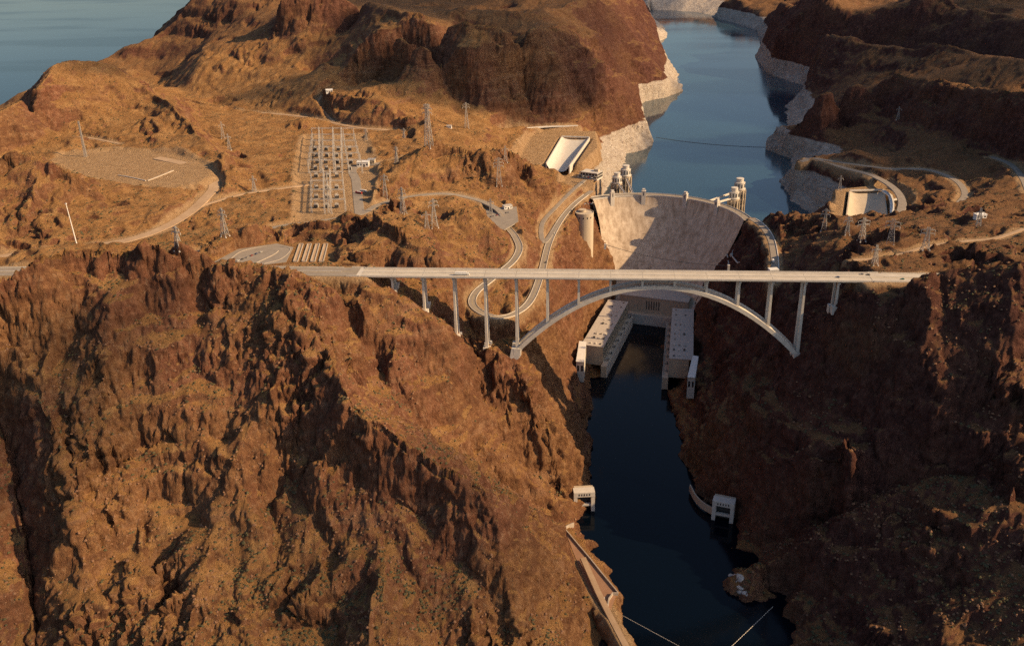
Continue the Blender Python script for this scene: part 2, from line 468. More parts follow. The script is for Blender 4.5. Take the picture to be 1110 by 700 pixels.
def poly_mask(poly, nr, nc):
    """even-odd fill of a world polygon on the grid"""
    pts = []
    n = len(poly)
    for i in range(n):
        a, b = np.asarray(poly[i]), np.asarray(poly[(i + 1) % n])
        k = max(2, int(np.linalg.norm((b - a)[:2]) / 60))
        for t in range(k): pts.append(a + (b - a) * t / k)
    gi, gj = to_grid(np.array(pts), nr, nc)
    jj = np.arange(nc)[None, :] + 1e-4
    m = np.zeros((nr, nc), bool)
    rows = np.arange(nr)
    for k in range(len(gi)):
        i0, j0, i1, j1 = gi[k], gj[k], gi[(k + 1) % len(gi)], gj[(k + 1) % len(gj)]
        lo, hi = min(i0, i1), max(i0, i1)
        rs = rows[(rows >= lo) & (rows < hi)]
        if len(rs) == 0: continue
        xc = j0 + (rs - i0) / (i1 - i0) * (j1 - j0)
        m[rs] ^= jj > xc[:, None]
    return m

def solve(nr, nc):
    acc = np.zeros((nr, nc)); cnt = np.zeros((nr, nc))
    for ln in LINES:
        for a, b in zip(ln[:-1], ln[1:]):
            ga, gb = to_grid(a, nr, nc), to_grid(b, nr, nc)
            k = int(max(abs(ga[0] - gb[0]), abs(ga[1] - gb[1])) * 1.5) + 2
            t = np.linspace(0, 1, k)
            P = a[None] + (b - a)[None] * t[:, None]
            i, j = to_grid(P, nr, nc)
            i = np.rint(i).astype(int); j = np.rint(j).astype(int)
            ok = (i >= 0) & (i < nr) & (j >= 0) & (j < nc)
            np.add.at(acc, (i[ok], j[ok]), P[ok, 2]); np.add.at(cnt, (i[ok], j[ok]), 1)
    for poly, z in ((LAKE, 112), (BASIN, 112), (RIVER, -10)):
        m = poly_mask(poly, nr, nc)
        acc[m] = z; cnt[m] = 1
    fixed = cnt > 0
    val = np.where(fixed, acc / np.maximum(cnt, 1), 0)
    levels = [(val, fixed)]
    while min(levels[-1][0].shape) > 24:
        v, f = levels[-1]
        a, b = (v.shape[0] // 2) * 2, (v.shape[1] // 2) * 2
        fv = (v * f)[:a, :b].reshape(a // 2, 2, b // 2, 2).sum((1, 3)); fc = f[:a, :b].reshape(a // 2, 2, b // 2, 2).sum((1, 3))
        levels.append((np.where(fc > 0, fv / np.maximum(fc, 1), 0), fc > 0))
    u = None
    for v, f in levels[::-1]:
        if u is None:
            u = np.full(v.shape, v[f].mean())
        else:
            u = np.repeat(np.repeat(u, 2, 0), 2, 1)
            u = np.pad(u, ((0, max(0, v.shape[0] - u.shape[0])), (0, max(0, v.shape[1] - u.shape[1]))), mode='edge')[:v.shape[0], :v.shape[1]]
        u = np.where(f, v, u)
        n_it = 400 if v.size < 6000 else (160 if v.size < 100000 else 70)
        free = ~f
        for it in range(n_it):
            p = np.pad(u, 1, mode='edge')
            nb = .25 * (p[:-2, 1:-1] + p[2:, 1:-1] + p[1:-1, :-2] + p[1:-1, 2:])
            u = np.where(free, nb, u)
    return u

def blur(a, s):
    k = np.exp(-.5 * (np.arange(-3 * math.ceil(s), 3 * math.ceil(s) + 1) / s) ** 2); k /= k.sum()
    h = len(k) // 2
    p = np.pad(a, ((h, h), (0, 0)), mode='edge')
    a = sum(w * p[i:i + a.shape[0]] for i, w in enumerate(k))
    p = np.pad(a, ((0, 0), (h, h)), mode='edge')
    return sum(w * p[:, i:i + a.shape[1]] for i, w in enumerate(k))

def up2(a, nr, nc):
    i = np.linspace(0, a.shape[0] - 1, nr); j = np.linspace(0, a.shape[1] - 1, nc)
    i0 = np.minimum(i.astype(int), a.shape[0] - 2); j0 = np.minimum(j.astype(int), a.shape[1] - 2)
    fi = (i - i0)[:, None]; fj = (j - j0)[None]
    return ((a[i0][:, j0] * (1 - fi) + a[i0 + 1][:, j0] * fi) * (1 - fj) + (a[i0][:, j0 + 1] * (1 - fi) + a[i0 + 1][:, j0 + 1] * fi) * fj)

H = blur(solve(1320, 480), 1.2)
H = up2(H, NR, NC).astype(np.float32)
RR = np.exp(lr_ax)[:, None].astype(np.float32)
TH = th_ax[None, :].astype(np.float32)
GX = (CAM[0] + RR * np.sin(TH)).astype(np.float32)
GY = (CAM[1] + RR * np.cos(TH)).astype(np.float32)

def grad(h):
    """world gradient of a field on the polar grid"""
    dl = lr_ax[1] - lr_ax[0]; dt = th_ax[1] - th_ax[0]
    hr = np.gradient(h, dl, axis=0) / RR
    ht = np.gradient(h, dt, axis=1) / RR
    s, c = np.sin(TH), np.cos(TH)
    return hr * s + ht * c, hr * c - ht * s

def gullies(x, y, dx, dy, k):
    """stripes that run along a direction field: returns height and across-slope derivative"""
    def f(x, y, dx, dy):
        fx0 = np.floor(x); fy0 = np.floor(y)
        ix = fx0.astype(np.int64); iy = fy0.astype(np.int64)
        fx = (x - fx0).astype(np.float32); fy = (y - fy0).astype(np.float32)
        c = 0; s = 0; wt = 1e-6
        for i in (-1, 0, 1):
            for j in (-1, 0, 1):
                h = _hash(ix + i, iy + j, ix * 0, k)
                ox = (h & np.uint32(1023)).astype(np.float32) / 1023 * .6 + .2; oy = ((h >> np.uint32(10)) & np.uint32(1023)).astype(np.float32) / 1023 * .6 + .2
                ph = ((h >> np.uint32(20)) & np.uint32(1023)).astype(np.float32) / 1023 * 1.6
                px = fx - i - ox; py = fy - j - oy
                d = px * px + py * py
                w = np.maximum(0, 1 - d / 1.44) ** 2
                m = (px * dx + py * dy) * np.float32(2 * math.pi) + ph
                c = c + np.cos(m) * w; s = s + np.sin(m) * w; wt = wt + w
        return np.stack([c / wt, s / wt], -1)
    return _par(f, x, y, dx, dy)

gx, gy = grad(blur(H, 2.6))
slope0 = np.hypot(gx, gy)
rough_amt = smooth(.06, .42, slope0)
water_near = np.zeros((NR, NC), bool)
H0 = H.copy()
# broad warp of the smooth interpolated sheets
broad = noise2(GX / 210, GY / 210, 11) * 15 + noise2(GX / 95, GY / 95, 12) * 10
H = H + (.12 + .88 * rough_amt) * broad * .55 * smooth(0, 1, rough_amt + .25)
knobs = np.maximum(0, noise2(GX / 120 + 5, GY / 120, 13) - .12) * 26 + (noise2(GX / 38, GY / 38, 14) * 3.2 + noise2(GX / 17, GY / 17, 15) * 1.6)
H = H + knobs * smooth(150, 200, H0) * (1 - .7 * rough_amt)
gx, gy = grad(blur(H, 2.2)); slope0 = np.hypot(gx, gy); amp_mask = .20 + .80 * smooth(.03, .32, slope0)
far = smooth(2300, 3600, RR) * smooth(135, 200, H)
H = H + far * ((.6 - np.abs(noise2(GX / 800, GY / 800, 51)) * 1.6) * 95 + (.5 - np.abs(noise2(GX / 300, GY / 300, 52)) * 1.6) * 45)
gx2, gy2 = grad(blur(H, 2.6)); gx = gx * (1 - far) + gx2 * far; gy = gy * (1 - far) + gy2 * far; slope0 = np.hypot(gx, gy)
ax_, ay_ = gx.copy(), gy.copy()
amp_mask = .20 + .80 * smooth(.03, .32, slope0)
patch = smooth(-.05, .60, noise2(GX / 150, GY / 150, 21) + .45 * noise2(GX / 50, GY / 50, 22))      # where rock breaks through the talus
patch2 = smooth(-.3, .5, noise2(GX / 180, GY / 180, 23))
for o, (wl, am) in enumerate(((150, 13), (74, 9.5), (37, 5.6), (18.5, 3.4), (9.2, 1.9), (4.6, .8))):
    g = np.hypot(ax_, ay_) + 1e-4
    sc = np.minimum(g * 2.2, 1.0) / g
    dx, dy = ay_ * sc, -ax_ * sc
    wx = noise2(GX / (wl * 1.1), GY / (wl * 1.1), 60 + o) * wl * .22
    wy = noise2(GX / (wl * 1.1), GY / (wl * 1.1), 70 + o) * wl * .22
    cs = gullies((GX + wx) / wl, (GY + wy) / wl, dx, dy, 40 + o)
    c, s = cs[..., 0], cs[..., 1]
    hgt = 1 - 1.7 * np.sqrt(np.maximum(0, .5 - .5 * c) * .9 + .004)         # narrow crests, broad floors
    hgt = .55 * hgt + .45 * c
    vis = smooth(1.2, 3.0, wl / (RR * .0013)) * (1 - (.85 if wl > 60 else .3) * smooth(1500, 2000, RR) * (wl > 30))
    k = am * amp_mask * vis * ((.55 + .75 * patch2) if wl > 60 else (.42 + .60 * patch))
    H = H + hgt * k
    tilt = -s * (k * 2 * math.pi / wl) * 1.1
    ax_ = ax_ + tilt * dx; ay_ = ay_ + tilt * dy

# ledges: harder beds stand out as broken cliff bands
lw = H + noise2(GX / 260, GY / 260, 81) * 26 + noise2(GX / 60, GY / 60, 82) * 9
lm = smooth(-.15, .35, noise2(GX / 150, GY / 150, 83) + .6 * noise2(GX / 50, GY / 50, 84)) * smooth(.16, .42, slope0)
for per, st in ((46.0, .36), (19.0, .26)):
    f = lw / per - np.floor(lw / per)
    H = H + per * st * (smooth(.50, .92, f) - f) * lm
# ------------------------------------------------------------------ earthworks: flatten the ground under roads and pads, cut the dam seat
FLAT = np.zeros((NR, NC), np.float32)
GRAVEL = np.zeros((NR, NC), np.float32)

def ground(x, y):
    i, j = to_grid(np.array((x, y, 0.0)))
    i = min(max(float(i), 0), NR - 1.001); j = min(max(float(j), 0), NC - 1.001)
    a, b = int(i), int(j); fi, fj = i - a, j - b
    return float((H[a, b] * (1 - fi) + H[a + 1, b] * fi) * (1 - fj) + (H[a, b + 1] * (1 - fi) + H[a + 1, b + 1] * fi) * fj)

def hit(px, py):
    """where the sight line meets the ground"""
    v = ray(px, py)
    hv = math.hypot(v[0], v[1])
    t = 300.0 / hv; step = 2.0 / hv
    while t * hv < 14000:
        p = CAM + v * t
        if p[2] < ground(p[0], p[1]):
            return p
        t += max(step, t * .0016)
    return p

def catmull(pts, step=4.0):
    P = [np.array(p, float) for p in pts]
    P = [2 * P[0] - P[1]] + P + [2 * P[-1] - P[-2]]
    out = []
    for k in range(1, len(P) - 2):
        n = max(2, int(np.linalg.norm(P[k + 1] - P[k]) / step))
        for i in range(n):
            t = i / n
            a, b, c, d = P[k - 1], P[k], P[k + 1], P[k + 2]
            out.append(.5 * (2 * b + (c - a) * t + (2 * a - 5 * b + 4 * c - d) * t * t + (3 * b - a - 3 * c + d) * t ** 3))
    out.append(P[-2])
    return out

def window(P, pad):
    P = np.asarray(P)
    x0, x1 = P[:, 0].min() - pad, P[:, 0].max() + pad; y0, y1 = P[:, 1].min() - pad, P[:, 1].max() + pad
    m = (GX >= x0) & (GX <= x1) & (GY >= y0) & (GY <= y1)
    r = np.where(m.any(1))[0]; c = np.where(m.any(0))[0]
    return slice(r[0], r[-1] + 1), slice(c[0], c[-1] + 1)

def grade_path(pts, half, blend, drop=.35, pale=True):
    P = np.array(pts)
    w = window(P, half + blend + 5)
    gx_, gy_ = GX[w].astype(float), GY[w].astype(float)
    best = np.full(gx_.shape, 1e9); zz = np.zeros(gx_.shape)
    for a, b in zip(P[:-1], P[1:]):
        d = b - a; L2 = d[0] ** 2 + d[1] ** 2 + 1e-9
        t = np.clip(((gx_ - a[0]) * d[0] + (gy_ - a[1]) * d[1]) / L2, 0, 1)
        dd = np.hypot(gx_ - a[0] - t * d[0], gy_ - a[1] - t * d[1])
        k = dd < best
        best = np.where(k, dd, best); zz = np.where(k, a[2] + t * d[2], zz)
    f = 1 - smooth(half, half + blend, best)
    H[w] = H[w] * (1 - f) + (zz - drop) * f
    GRAVEL[w] = np.maximum(GRAVEL[w], .8 * (1 - smooth(half, half + blend * 1.3, best)))
    FLAT[w] = np.maximum(FLAT[w], 1 - smooth(half + 1, half + blend * .6, best))

def grade_pad(poly, z, blend=14, drop=.3, pale=False):
    P = np.array([(p[0], p[1]) for p in poly])
    w = window(P, blend + 5)
    gx_, gy_ = GX[w].astype(float), GY[w].astype(float)
    ins = np.zeros(gx_.shape, bool); best = np.full(gx_.shape, 1e9)
    n = len(P)
    for k in range(n):
        a, b = P[k], P[(k + 1) % n]; d = b - a
        cond = ((a[1] > gy_) != (b[1] > gy_))
        xc = a[0] + (gy_ - a[1]) * d[0] / (d[1] if abs(d[1]) > 1e-9 else 1e-9)
        ins ^= cond & (gx_ < xc)
        t = np.clip(((gx_ - a[0]) * d[0] + (gy_ - a[1]) * d[1]) / (d @ d + 1e-9), 0, 1)
        best = np.minimum(best, np.hypot(gx_ - a[0] - t * d[0], gy_ - a[1] - t * d[1]))
    best = np.where(ins, 0, best)
    f = 1 - smooth(0, blend, best)
    if pale: GRAVEL[w] = np.maximum(GRAVEL[w], 1 - smooth(0, blend * 2.2, best))
    H[w] = H[w] * (1 - f) + (z - drop) * f
    FLAT[w] = np.maximum(FLAT[w], 1 - smooth(1, blend * .6, best))

# dam axis
DA = at(640, 214, 180)[:2]; DB = at(815, 238, 180)[:2]
DMID = (DA + DB) / 2
DU = (DB - DA) / np.linalg.norm(DB - DA)
DN = np.array((-DU[1], DU[0]))                 # upstream
HALF = np.linalg.norm(DB - DA) / 2
SAG = 80.0
DR = (HALF ** 2 + SAG ** 2) / (2 * SAG)
DC = DMID + DN * (SAG - DR)
def face_arc(z):
    t = (180 - z) / 180.0
    d = 14 + 150 * max(t, 0) ** 1.55
    Rz = DR - 14 - 44 * t
    return DC + DN * (DR - d - Rz), Rz
def seat_dam():
    w = window(np.array([DA, DB, DC + DN * 170, DC - DN * 40]), 60)
    gx_, gy_ = GX[w].astype(float), GY[w].astype(float)
    top = np.zeros(gx_.shape)
    for z in np.linspace(0, 180, 46):
        c, Rz = face_arc(z)
        up_ = (np.hypot(gx_ - c[0], gy_ - c[1]) >= Rz) & ((gx_ - c[0]) * DN[0] + (gy_ - c[1]) * DN[1] > -20)
        top = np.where(up_, z, top)
    u = (gx_ - DMID[0]) * DU[0] + (gy_ - DMID[1]) * DU[1]
    n = (gx_ - DC[0]) * DN[0] + (gy_ - DC[1]) * DN[1]
    lim = 62 + (HALF - 62) * (top / 180) ** 1.25 - 2
    m = (np.abs(u) < lim) & (n > -25) & (np.hypot(gx_ - DC[0], gy_ - DC[1]) < DR + 30)
    H[w] = np.where(m, np.minimum(H[w], top - 6), H[w])
seat_dam()

ROADS = {}
def road(key, pts, half, blend=12, step=5.0):
    P = catmull(pts, step)
    grade_path(P, half + 1.5, blend)
    ROADS[key] = (P, half)

road('highway', [(-346, 0, 274), (-500, 2, 273.2), (-660, 0, 272.6), (-860, -12, 272), (-1100, -40, 272)], 13.5, 16)
road('highway_right', [(233, 0, 274), (330, 0, 273.5), (460, 2, 273), (640, 14, 273), (820, 50, 274)], 13.5, 16)
road('canyon_road', [at(*p) for p in [(641, 207, 182), (622, 222, 185), (607, 240, 187.5), (595, 264, 190), (587, 295, 192.5), (576, 324, 196), (560, 339, 199.5), (540, 344, 203), (522, 339, 206), (512, 329, 209), (516, 317, 212), (530, 305, 215), (545, 293, 219), (557, 282, 223), (563, 269, 228), (558, 256, 232), (550, 246, 236), (548, 237, 239)]], 4.4, 9)
road('upper_road', [at(*p) for p in [(548, 237, 239), (538, 226, 244), (515, 216, 248), (480, 210, 254), (440, 214, 259), (410, 222, 261), (390, 232, 262), (345, 240, 262.5), (300, 246, 263), (255, 260, 263.5), (215, 273, 264), (190, 281, 264.5)]], 4.8, 12)
road('yard_road', [at(*p) for p in [(390, 232, 262), (388, 215, 262), (386, 196, 262), (384, 182, 262), (420, 176, 263), (445, 172, 266)]], 7, 12)
road('dirt_track', [at(*p) for p in [(-20, 281, 267), (30, 274, 267), (80, 269, 267), (130, 262, 266.5), (170, 250, 266), (203, 232, 266.5), (223, 214, 268.5), (232, 202, 272), (226, 190, 277), (205, 179, 281), (170, 171, 283)]], 9, 12)
road('cross_track', [at(*p) for p in [(215, 224, 267), (260, 211, 265), (300, 205, 264), (335, 200, 263)]], 4, 10)
road('ridge_track', [at(*p) for p in [(0, 136, 300), (40, 146, 292), (92, 149, 287), (130, 156, 285)]], 3.5, 8)
road('valley_track', [at(*p) for p in [(205, 118, 261), (250, 121, 262), (290, 123, 262.5), (330, 127, 262.5), (385, 138, 262.5), (420, 141, 262), (470, 148, 254)]], 5, 12)
road('saddle_track', [at(*p) for p in [(358, 96, 298), (345, 110, 282), (352, 122, 266), (362, 132, 263)]], 4, 8)
road('spillway_road', [at(*p) for p in [(540, 145, 216), (560, 140, 215.5), (590, 137, 215), (626, 136, 214)]], 5, 10)
road('garage_road', [at(*p) for p in [(606, 240, 187.5), (590, 262, 192), (588, 242, 196), (605, 222, 195), (622, 205, 192), (634, 195, 188)]], 3.6, 8)
road('shelf_road', [at(*p) for p in [(815, 237, 182), (826, 245, 185), (835, 258, 186), (839, 275, 186), (840, 292, 186), (838, 306, 186)]], 5, 9)
road('shore_road', [at(*p) for p in [(868, 175, 192), (885, 172, 196), (915, 182, 201), (945, 190, 206), (968, 203, 210), (978, 218, 214), (974, 236, 218)]], 6, 12)
road('shore_loop', [at(*p) for p in [(885, 172, 196), (925, 178, 204), (965, 183, 210), (1005, 184, 215), (1035, 195, 219), (1046, 210, 222), (1036, 224, 225)]], 5, 12)
road('far_road', [at(*p) for p in [(1075, 170, 236), (1095, 178, 238), (1108, 192, 242), (1116, 210, 246)]], 5, 12)
road('plateau_track', [at(*p) for p in [(925, 282, 262), (965, 278, 263), (1010, 266, 266), (1050, 261, 269), (1080, 258, 271), (1110, 248, 275)]], 3.5, 9)
road('ramp_track', [at(*p) for p in [(632, 604, 18), (648, 640, 16), (664, 672, 15), (684, 710, 14)]], 4, 8)

PADS = {
    'switchyard_pad': ([at(*p, 262) for p in [(328, 242), (326, 186), (333, 150), (392, 150), (404, 184), (396, 238)]], 262),
    'trailhead_pad': ([at(*p, 264.2) for p in [(228, 286), (258, 270), (300, 264), (318, 268), (310, 284), (262, 290)]], 264.2),
    'stair_pad': ([at(*p, 264.0) for p in [(306, 287), (322, 262), (356, 262), (360, 286)]], 264.0),
    'gravel_pad': ([at(*p, 282) for p in [(62, 178), (70, 168), (120, 164), (190, 168), (224, 180), (228, 190), (205, 199), (150, 200), (100, 190)]], 282),
    'ramp_pad': ([at(*p, 12) for p in [(611, 571), (640, 604), (670, 641), (660, 664), (640, 640), (622, 600)]], 12),
    'garage_pad': ([at(*p, 188) for p in [(612, 200), (616, 180), (640, 178), (654, 190), (640, 204)]], 188),
    'spillway_pad': ([at(*p, 206) for p in [(560, 176), (575, 150), (590, 142), (645, 142), (648, 160), (630, 176)]], 206),
    'right_spillway_pad': ([at(*p, 196) for p in [(910, 236), (905, 205), (960, 200), (982, 214), (980, 238)]], 196),
    'parking_pad': ([at(*p, 240) for p in [(520, 243), (528, 226), (560, 224), (562, 240), (545, 250)]], 240),
}
for k_, (poly_, z_) in PADS.items():
    grade_pad(poly_, z_, pale=k_ in ('switchyard_pad', 'gravel_pad', 'spillway_pad', 'garage_pad', 'right_spillway_pad'))
for poly_, z_ in (([(593, 178), (617, 181), (638, 151), (609, 150)], 206), ([(918, 237), (961, 239), (957, 208), (922, 209)], 196)):
    grade_pad([at(*p, z_) for p in poly_], z_ - 17, 9)
for k_ in ('canyon_road', 'shelf_road'):
    grade_path(ROADS[k_][0], ROADS[k_][1] + 1.5, 7)
# seats for the powerhouse wings (building land at the tail water)
H = np.where(poly_mask(RIVER, NR, NC), np.minimum(H, -6), H)
# ------------------------------------------------------------------ mesh from height field (rows follow the slope length)
lakem = poly_mask(LAKE, NR, NC) | poly_mask(BASIN, NR, NC)
riverm = poly_mask(RIVER, NR, NC)
H = np.where(lakem, np.minimum(H, 115), H)
H = np.where(riverm, np.minimum(H, -6), H)
FLAT = globals().get('FLAT', np.zeros((NR, NC), np.float32))
NV = 1600
seg = np.hypot(np.diff(RR * np.ones_like(H), axis=0), np.diff(H, axis=0)) / (.5 * (RR[1:] + RR[:-1]))
seg = blur(seg, 9.0) + .0006
cdf = np.concatenate([np.zeros((1, NC)), np.cumsum(seg, 0)], 0)
cdf /= cdf[-1:]
tt = np.linspace(0, 1, NV)
idx = np.arange(NR)
RI = np.stack([np.interp(tt, cdf[:, j], idx) for j in range(NC)], 1)
i0 = np.minimum(RI.astype(int), NR - 2); fr = (RI - i0).astype(np.float32)
jj = np.arange(NC)[None, :]
def samp(a): return a[i0, jj] * (1 - fr) + a[i0 + 1, jj] * fr
X = samp(GX); Y = samp(GY); Z = samp(H)
flat = samp(FLAT)
# crags: push along the surface normal with 3-D noise
def nrm(X, Y, Z):
    P = np.stack([X, Y, Z], -1)
    n = np.cross(np.gradient(P, axis=1), np.gradient(P, axis=0))
    n /= np.linalg.norm(n, axis=-1, keepdims=True) + 1e-9
    return n
N = nrm(X, Y, blur(Z, 1.5))
N *= np.sign(N[..., 2:3] + 1e-9)
steep = smooth(.18, .42, 1 - N[..., 2])
wmask = samp(np.maximum(lakem, riverm).astype(np.float32))
pt = samp(patch)
cr = (.14 + .86 * np.maximum(steep, (.32 * pt) * smooth(.02, .12, 1 - N[..., 2]))) * (.45 + .55 * pt) * (1 - flat) * (1 - .8 * wmask)
dist = np.hypot(X - CAM[0], Y - CAM[1])
disp = 0
wpx = noise3(X / 30, Y / 30, Z / 30, 90) * 9; wpz = noise3(X / 30, Y / 30, Z / 30, 91) * 9
for wl, am in ((60, 8.0), (27, 5.2), (13, 4.3), (6.5, 2.5), (3.4, 1.5)):
    n = noise3((X + wpx) / wl, (Y + wpz) / wl, (Z + wpz) / (wl * 1.6), int(wl))
    n = .55 - np.abs(n) * 1.9 if wl > 5 else n
    disp = disp + n * am * smooth(1.0, 2.5, wl / (dist * .0012))
rx, ry, rz_ = X * .9 + Y * .35 + wpx * .5, Y * .9 - X * .35 + wpz * .5, Z + X * .12
for wl, am in ((24, 4.6), (9.5, 2.7), (4.6, 1.3)):
    bk = blocks3(rx / wl, ry / wl, rz_ / (wl * 1.9), int(wl) + 100)
    disp = disp + (bk[..., 0] * am - np.maximum(0, .16 - bk[..., 1]) * am * 3.0) * smooth(1.2, 3.0, wl / (dist * .0012))
X = X + N[..., 0] * disp * cr; Y = Y + N[..., 1] * disp * cr; Z = Z + N[..., 2] * disp * cr
gravel = samp(GRAVEL)
varn_shade = np.clip(smooth(30, 130, X + .12 * (Y - 100) * (Y < 500)) * smooth(-900, -700, Y) + smooth(1050, 1250, Y + X * .3) * .8, 0, 1)  # region mask: darker rock, plus shade put into its colour
ring = samp(smooth(600, 900, GY + .35 * GX).astype(np.float32) * (GX > -1200))
co = np.stack([X, Y, Z], -1).reshape(-1, 3).astype(np.float32)
a = (np.arange(NV - 1)[:, None] * NC + np.arange(NC - 1)[None, :]).ravel()
quads = np.stack([a, a + 1, a + NC + 1, a + NC], -1).astype(np.int32)
me = bpy.data.meshes.new('terrain')
me.vertices.add(len(co)); me.vertices.foreach_set('co', co.ravel())
me.loops.add(quads.size); me.loops.foreach_set('vertex_index', quads.ravel())
me.polygons.add(len(quads)); me.polygons.foreach_set('loop_start', np.arange(0, quads.size, 4, dtype=np.int32))
me.polygons.foreach_set('use_smooth', np.ones(len(quads), bool))
me.update(calc_edges=True)
for nm, arr in (('ring', ring), ('gravel', gravel), ('varnish_shade', varn_shade)):
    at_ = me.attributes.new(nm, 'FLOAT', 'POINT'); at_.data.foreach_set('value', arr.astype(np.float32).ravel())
def terrain_material():
    m, nt, b = nmat('desert_rock')
    L = nt.links.new
    geo = mnode(nt, 'ShaderNodeNewGeometry')
    P = geo.outputs['Position']
    def noise(scale, detail=5, rough=.6, stretch=None, off=0):
        n = mnode(nt, 'ShaderNodeTexNoise'); n.inputs['Scale'].default_value = scale; n.inputs['Detail'].default_value = detail; n.inputs['Roughness'].default_value = rough
        mp = mnode(nt, 'ShaderNodeMapping'); mp.inputs['Location'].default_value = (off, off * .7, off * 1.3)
        if stretch: mp.inputs['Scale'].default_value = stretch
        L(P, mp.inputs['Vector']); L(mp.outputs[0], n.inputs['Vector'])
        return n.outputs['Fac']
    def ramp(fac, stops):
        r = mnode(nt, 'ShaderNodeValToRGB')
        e = r.color_ramp.elements
        while len(e) < len(stops): e.new(.5)
        for k, (p, c) in enumerate(stops):
            e[k].position = p; e[k].color = (*c, 1) if len(c) == 3 else c
        L(fac, r.inputs['Fac']); return r.outputs[0]
    def mix(f, a, c, mode='MIX'):
        n = mnode(nt, 'ShaderNodeMix'); n.data_type = 'RGBA'; n.blend_type = mode
        for sock, v in ((n.inputs[0], f), (n.inputs[6], a), (n.inputs[7], c)):
            if hasattr(v, 'is_linked') or hasattr(v, 'links'): L(v, sock)
            else: sock.default_value = v if isinstance(v, float) else (*v, 1)
        return n.outputs[2]
    def math_(op, a, c=0.0, clamp=False):
        n = mnode(nt, 'ShaderNodeMath'); n.operation = op; n.use_clamp = clamp
        for sock, v in ((n.inputs[0], a), (n.inputs[1], c)):
            if isinstance(v, (int, float)): sock.default_value = v
            else: L(v, sock)
        return n.outputs[0]
    def mrange(v, a, c, d=0.0, e=1.0):
        n = mnode(nt, 'ShaderNodeMapRange'); n.interpolation_type = 'SMOOTHSTEP'
        L(v, n.inputs[0])
        for k, q in zip((1, 2, 3, 4), (a, c, d, e)): n.inputs[k].default_value = q
        return n.outputs[0]
    sep = mnode(nt, 'ShaderNodeSeparateXYZ'); L(geo.outputs['Normal'], sep.inputs[0])
    sp = mnode(nt, 'ShaderNodeSeparateXYZ'); L(P, sp.inputs[0])
    up = sep.outputs['Z']
    fbig = noise(.006, 4, .6)
    fmid = noise(.10, 9, .74, off=30)
    rock = ramp(fmid, [(.28, (.075, .034, .018)), (.46, (.195, .093, .044)), (.58, (.28, .145, .068)), (.74, (.42, .25, .135))])
    red = ramp(noise(.085, 9, .74, off=70), [(.3, (.08, .033, .02)), (.52, (.215, .092, .052)), (.72, (.36, .19, .115))])
    rock = mix(ramp(fbig, [(.42, (0, 0, 0)), (.58, (1, 1, 1))]), rock, red)
    streak = noise(.26, 7, .68, (1, 1, .18), 12)
    rock = mix(mrange(streak, .52, .72, 0.0, .55), rock, (.40, .27, .17))
    rock = mix(mrange(noise(.22, 7, .68, (1, 1, .22), 55), .54, .72, 0.0, .6), rock, (.06, .032, .022))
    strata = noise(1.0, 5, .6, (.006, .006, .085), 140)
    rock = mix(mrange(strata, .50, .60, 0.0, .45), rock, (.10, .042, .024))
    rock = mix(mrange(strata, .33, .42, .40, 0.0), rock, (.33, .19, .11))
    dust = ramp(noise(.035, 9, .74, off=5), [(.3, (.205, .098, .038)), (.5, (.325, .170, .066)), (.72, (.47, .275, .120))])
    scrub = mrange(noise(.42, 4, .6, off=9), .57, .64)
    scrub = math_('MULTIPLY', scrub, mrange(noise(.012, 3, .5, off=18), .35, .6, .25, .85))
    dust = mix(scrub, dust, (.085, .068, .030))
    flatness = math_('ADD', up, math_('MULTIPLY', math_('SUBTRACT', noise(.07, 5, .6, off=44), .5), .35))
    at2 = mnode(nt, 'ShaderNodeAttribute'); at2.attribute_name = 'varnish_shade'
    at3 = mnode(nt, 'ShaderNodeAttribute'); at3.attribute_name = 'gravel'
    dark = ramp(noise(.11, 9, .74, off=91), [(.3, (.036, .015, .012)), (.5, (.098, .040, .030)), (.72, (.20, .098, .070))])  # dark rock tone, deepened to carry the shade of those slopes
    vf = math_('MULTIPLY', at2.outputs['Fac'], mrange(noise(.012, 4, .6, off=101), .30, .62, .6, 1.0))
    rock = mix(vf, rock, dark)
    dust = mix(math_('MULTIPLY', at2.outputs['Fac'], .6), dust, (.13, .066, .040))  # dust darkened over the same regions, shade put into its colour
    col = mix(mrange(flatness, .73, .92), rock, dust)
    gr = mrange(math_('ADD', at3.outputs['Fac'], math_('MULTIPLY', math_('SUBTRACT', noise(.05, 6, .65, off=77), .5), .9)), .35, .75)
    col = mix(math_('MULTIPLY', gr, .8), col, ramp(noise(.08, 7, .7, off=33), [(.3, (.33, .205, .105)), (.7, (.50, .345, .20))]))
    # bleached band that the lake left on its shore
    at_ = mnode(nt, 'ShaderNodeAttribute'); at_.attribute_name = 'ring'
    zz = math_('ADD', sp.outputs['Z'], math_('MULTIPLY', math_('SUBTRACT', noise(.02, 3, .5, off=3), .5), 10.0))
    band = math_('MULTIPLY', mrange(zz, 175.0, 178.5, 1.0, 0.0), at_.outputs['Fac'])
    pale = ramp(noise(.06, 6, .65, (1, 1, 2.5), 61), [(.3, (.34, .27, .22)), (.6, (.52, .45, .38)), (.8, (.60, .54, .47))])
    col = mix(band, col, pale)
    # tide-dark foot along the river
    L(col, b.inputs['Base Color'])
    b.inputs['Roughness'].default_value = .95; b.inputs['Specular IOR Level'].default_value = .15
    vo = mnode(nt, 'ShaderNodeTexVoronoi'); vo.inputs['Scale'].default_value = .33; vo.inputs['Randomness'].default_value = 1
    mpv = mnode(nt, 'ShaderNodeMapping'); mpv.inputs['Scale'].default_value = (1, 1, .5); L(P, mpv.inputs[0]); L(mpv.outputs[0], vo.inputs['Vector'])
    sepc = mnode(nt, 'ShaderNodeSeparateColor'); L(vo.outputs['Color'], sepc.inputs[0])
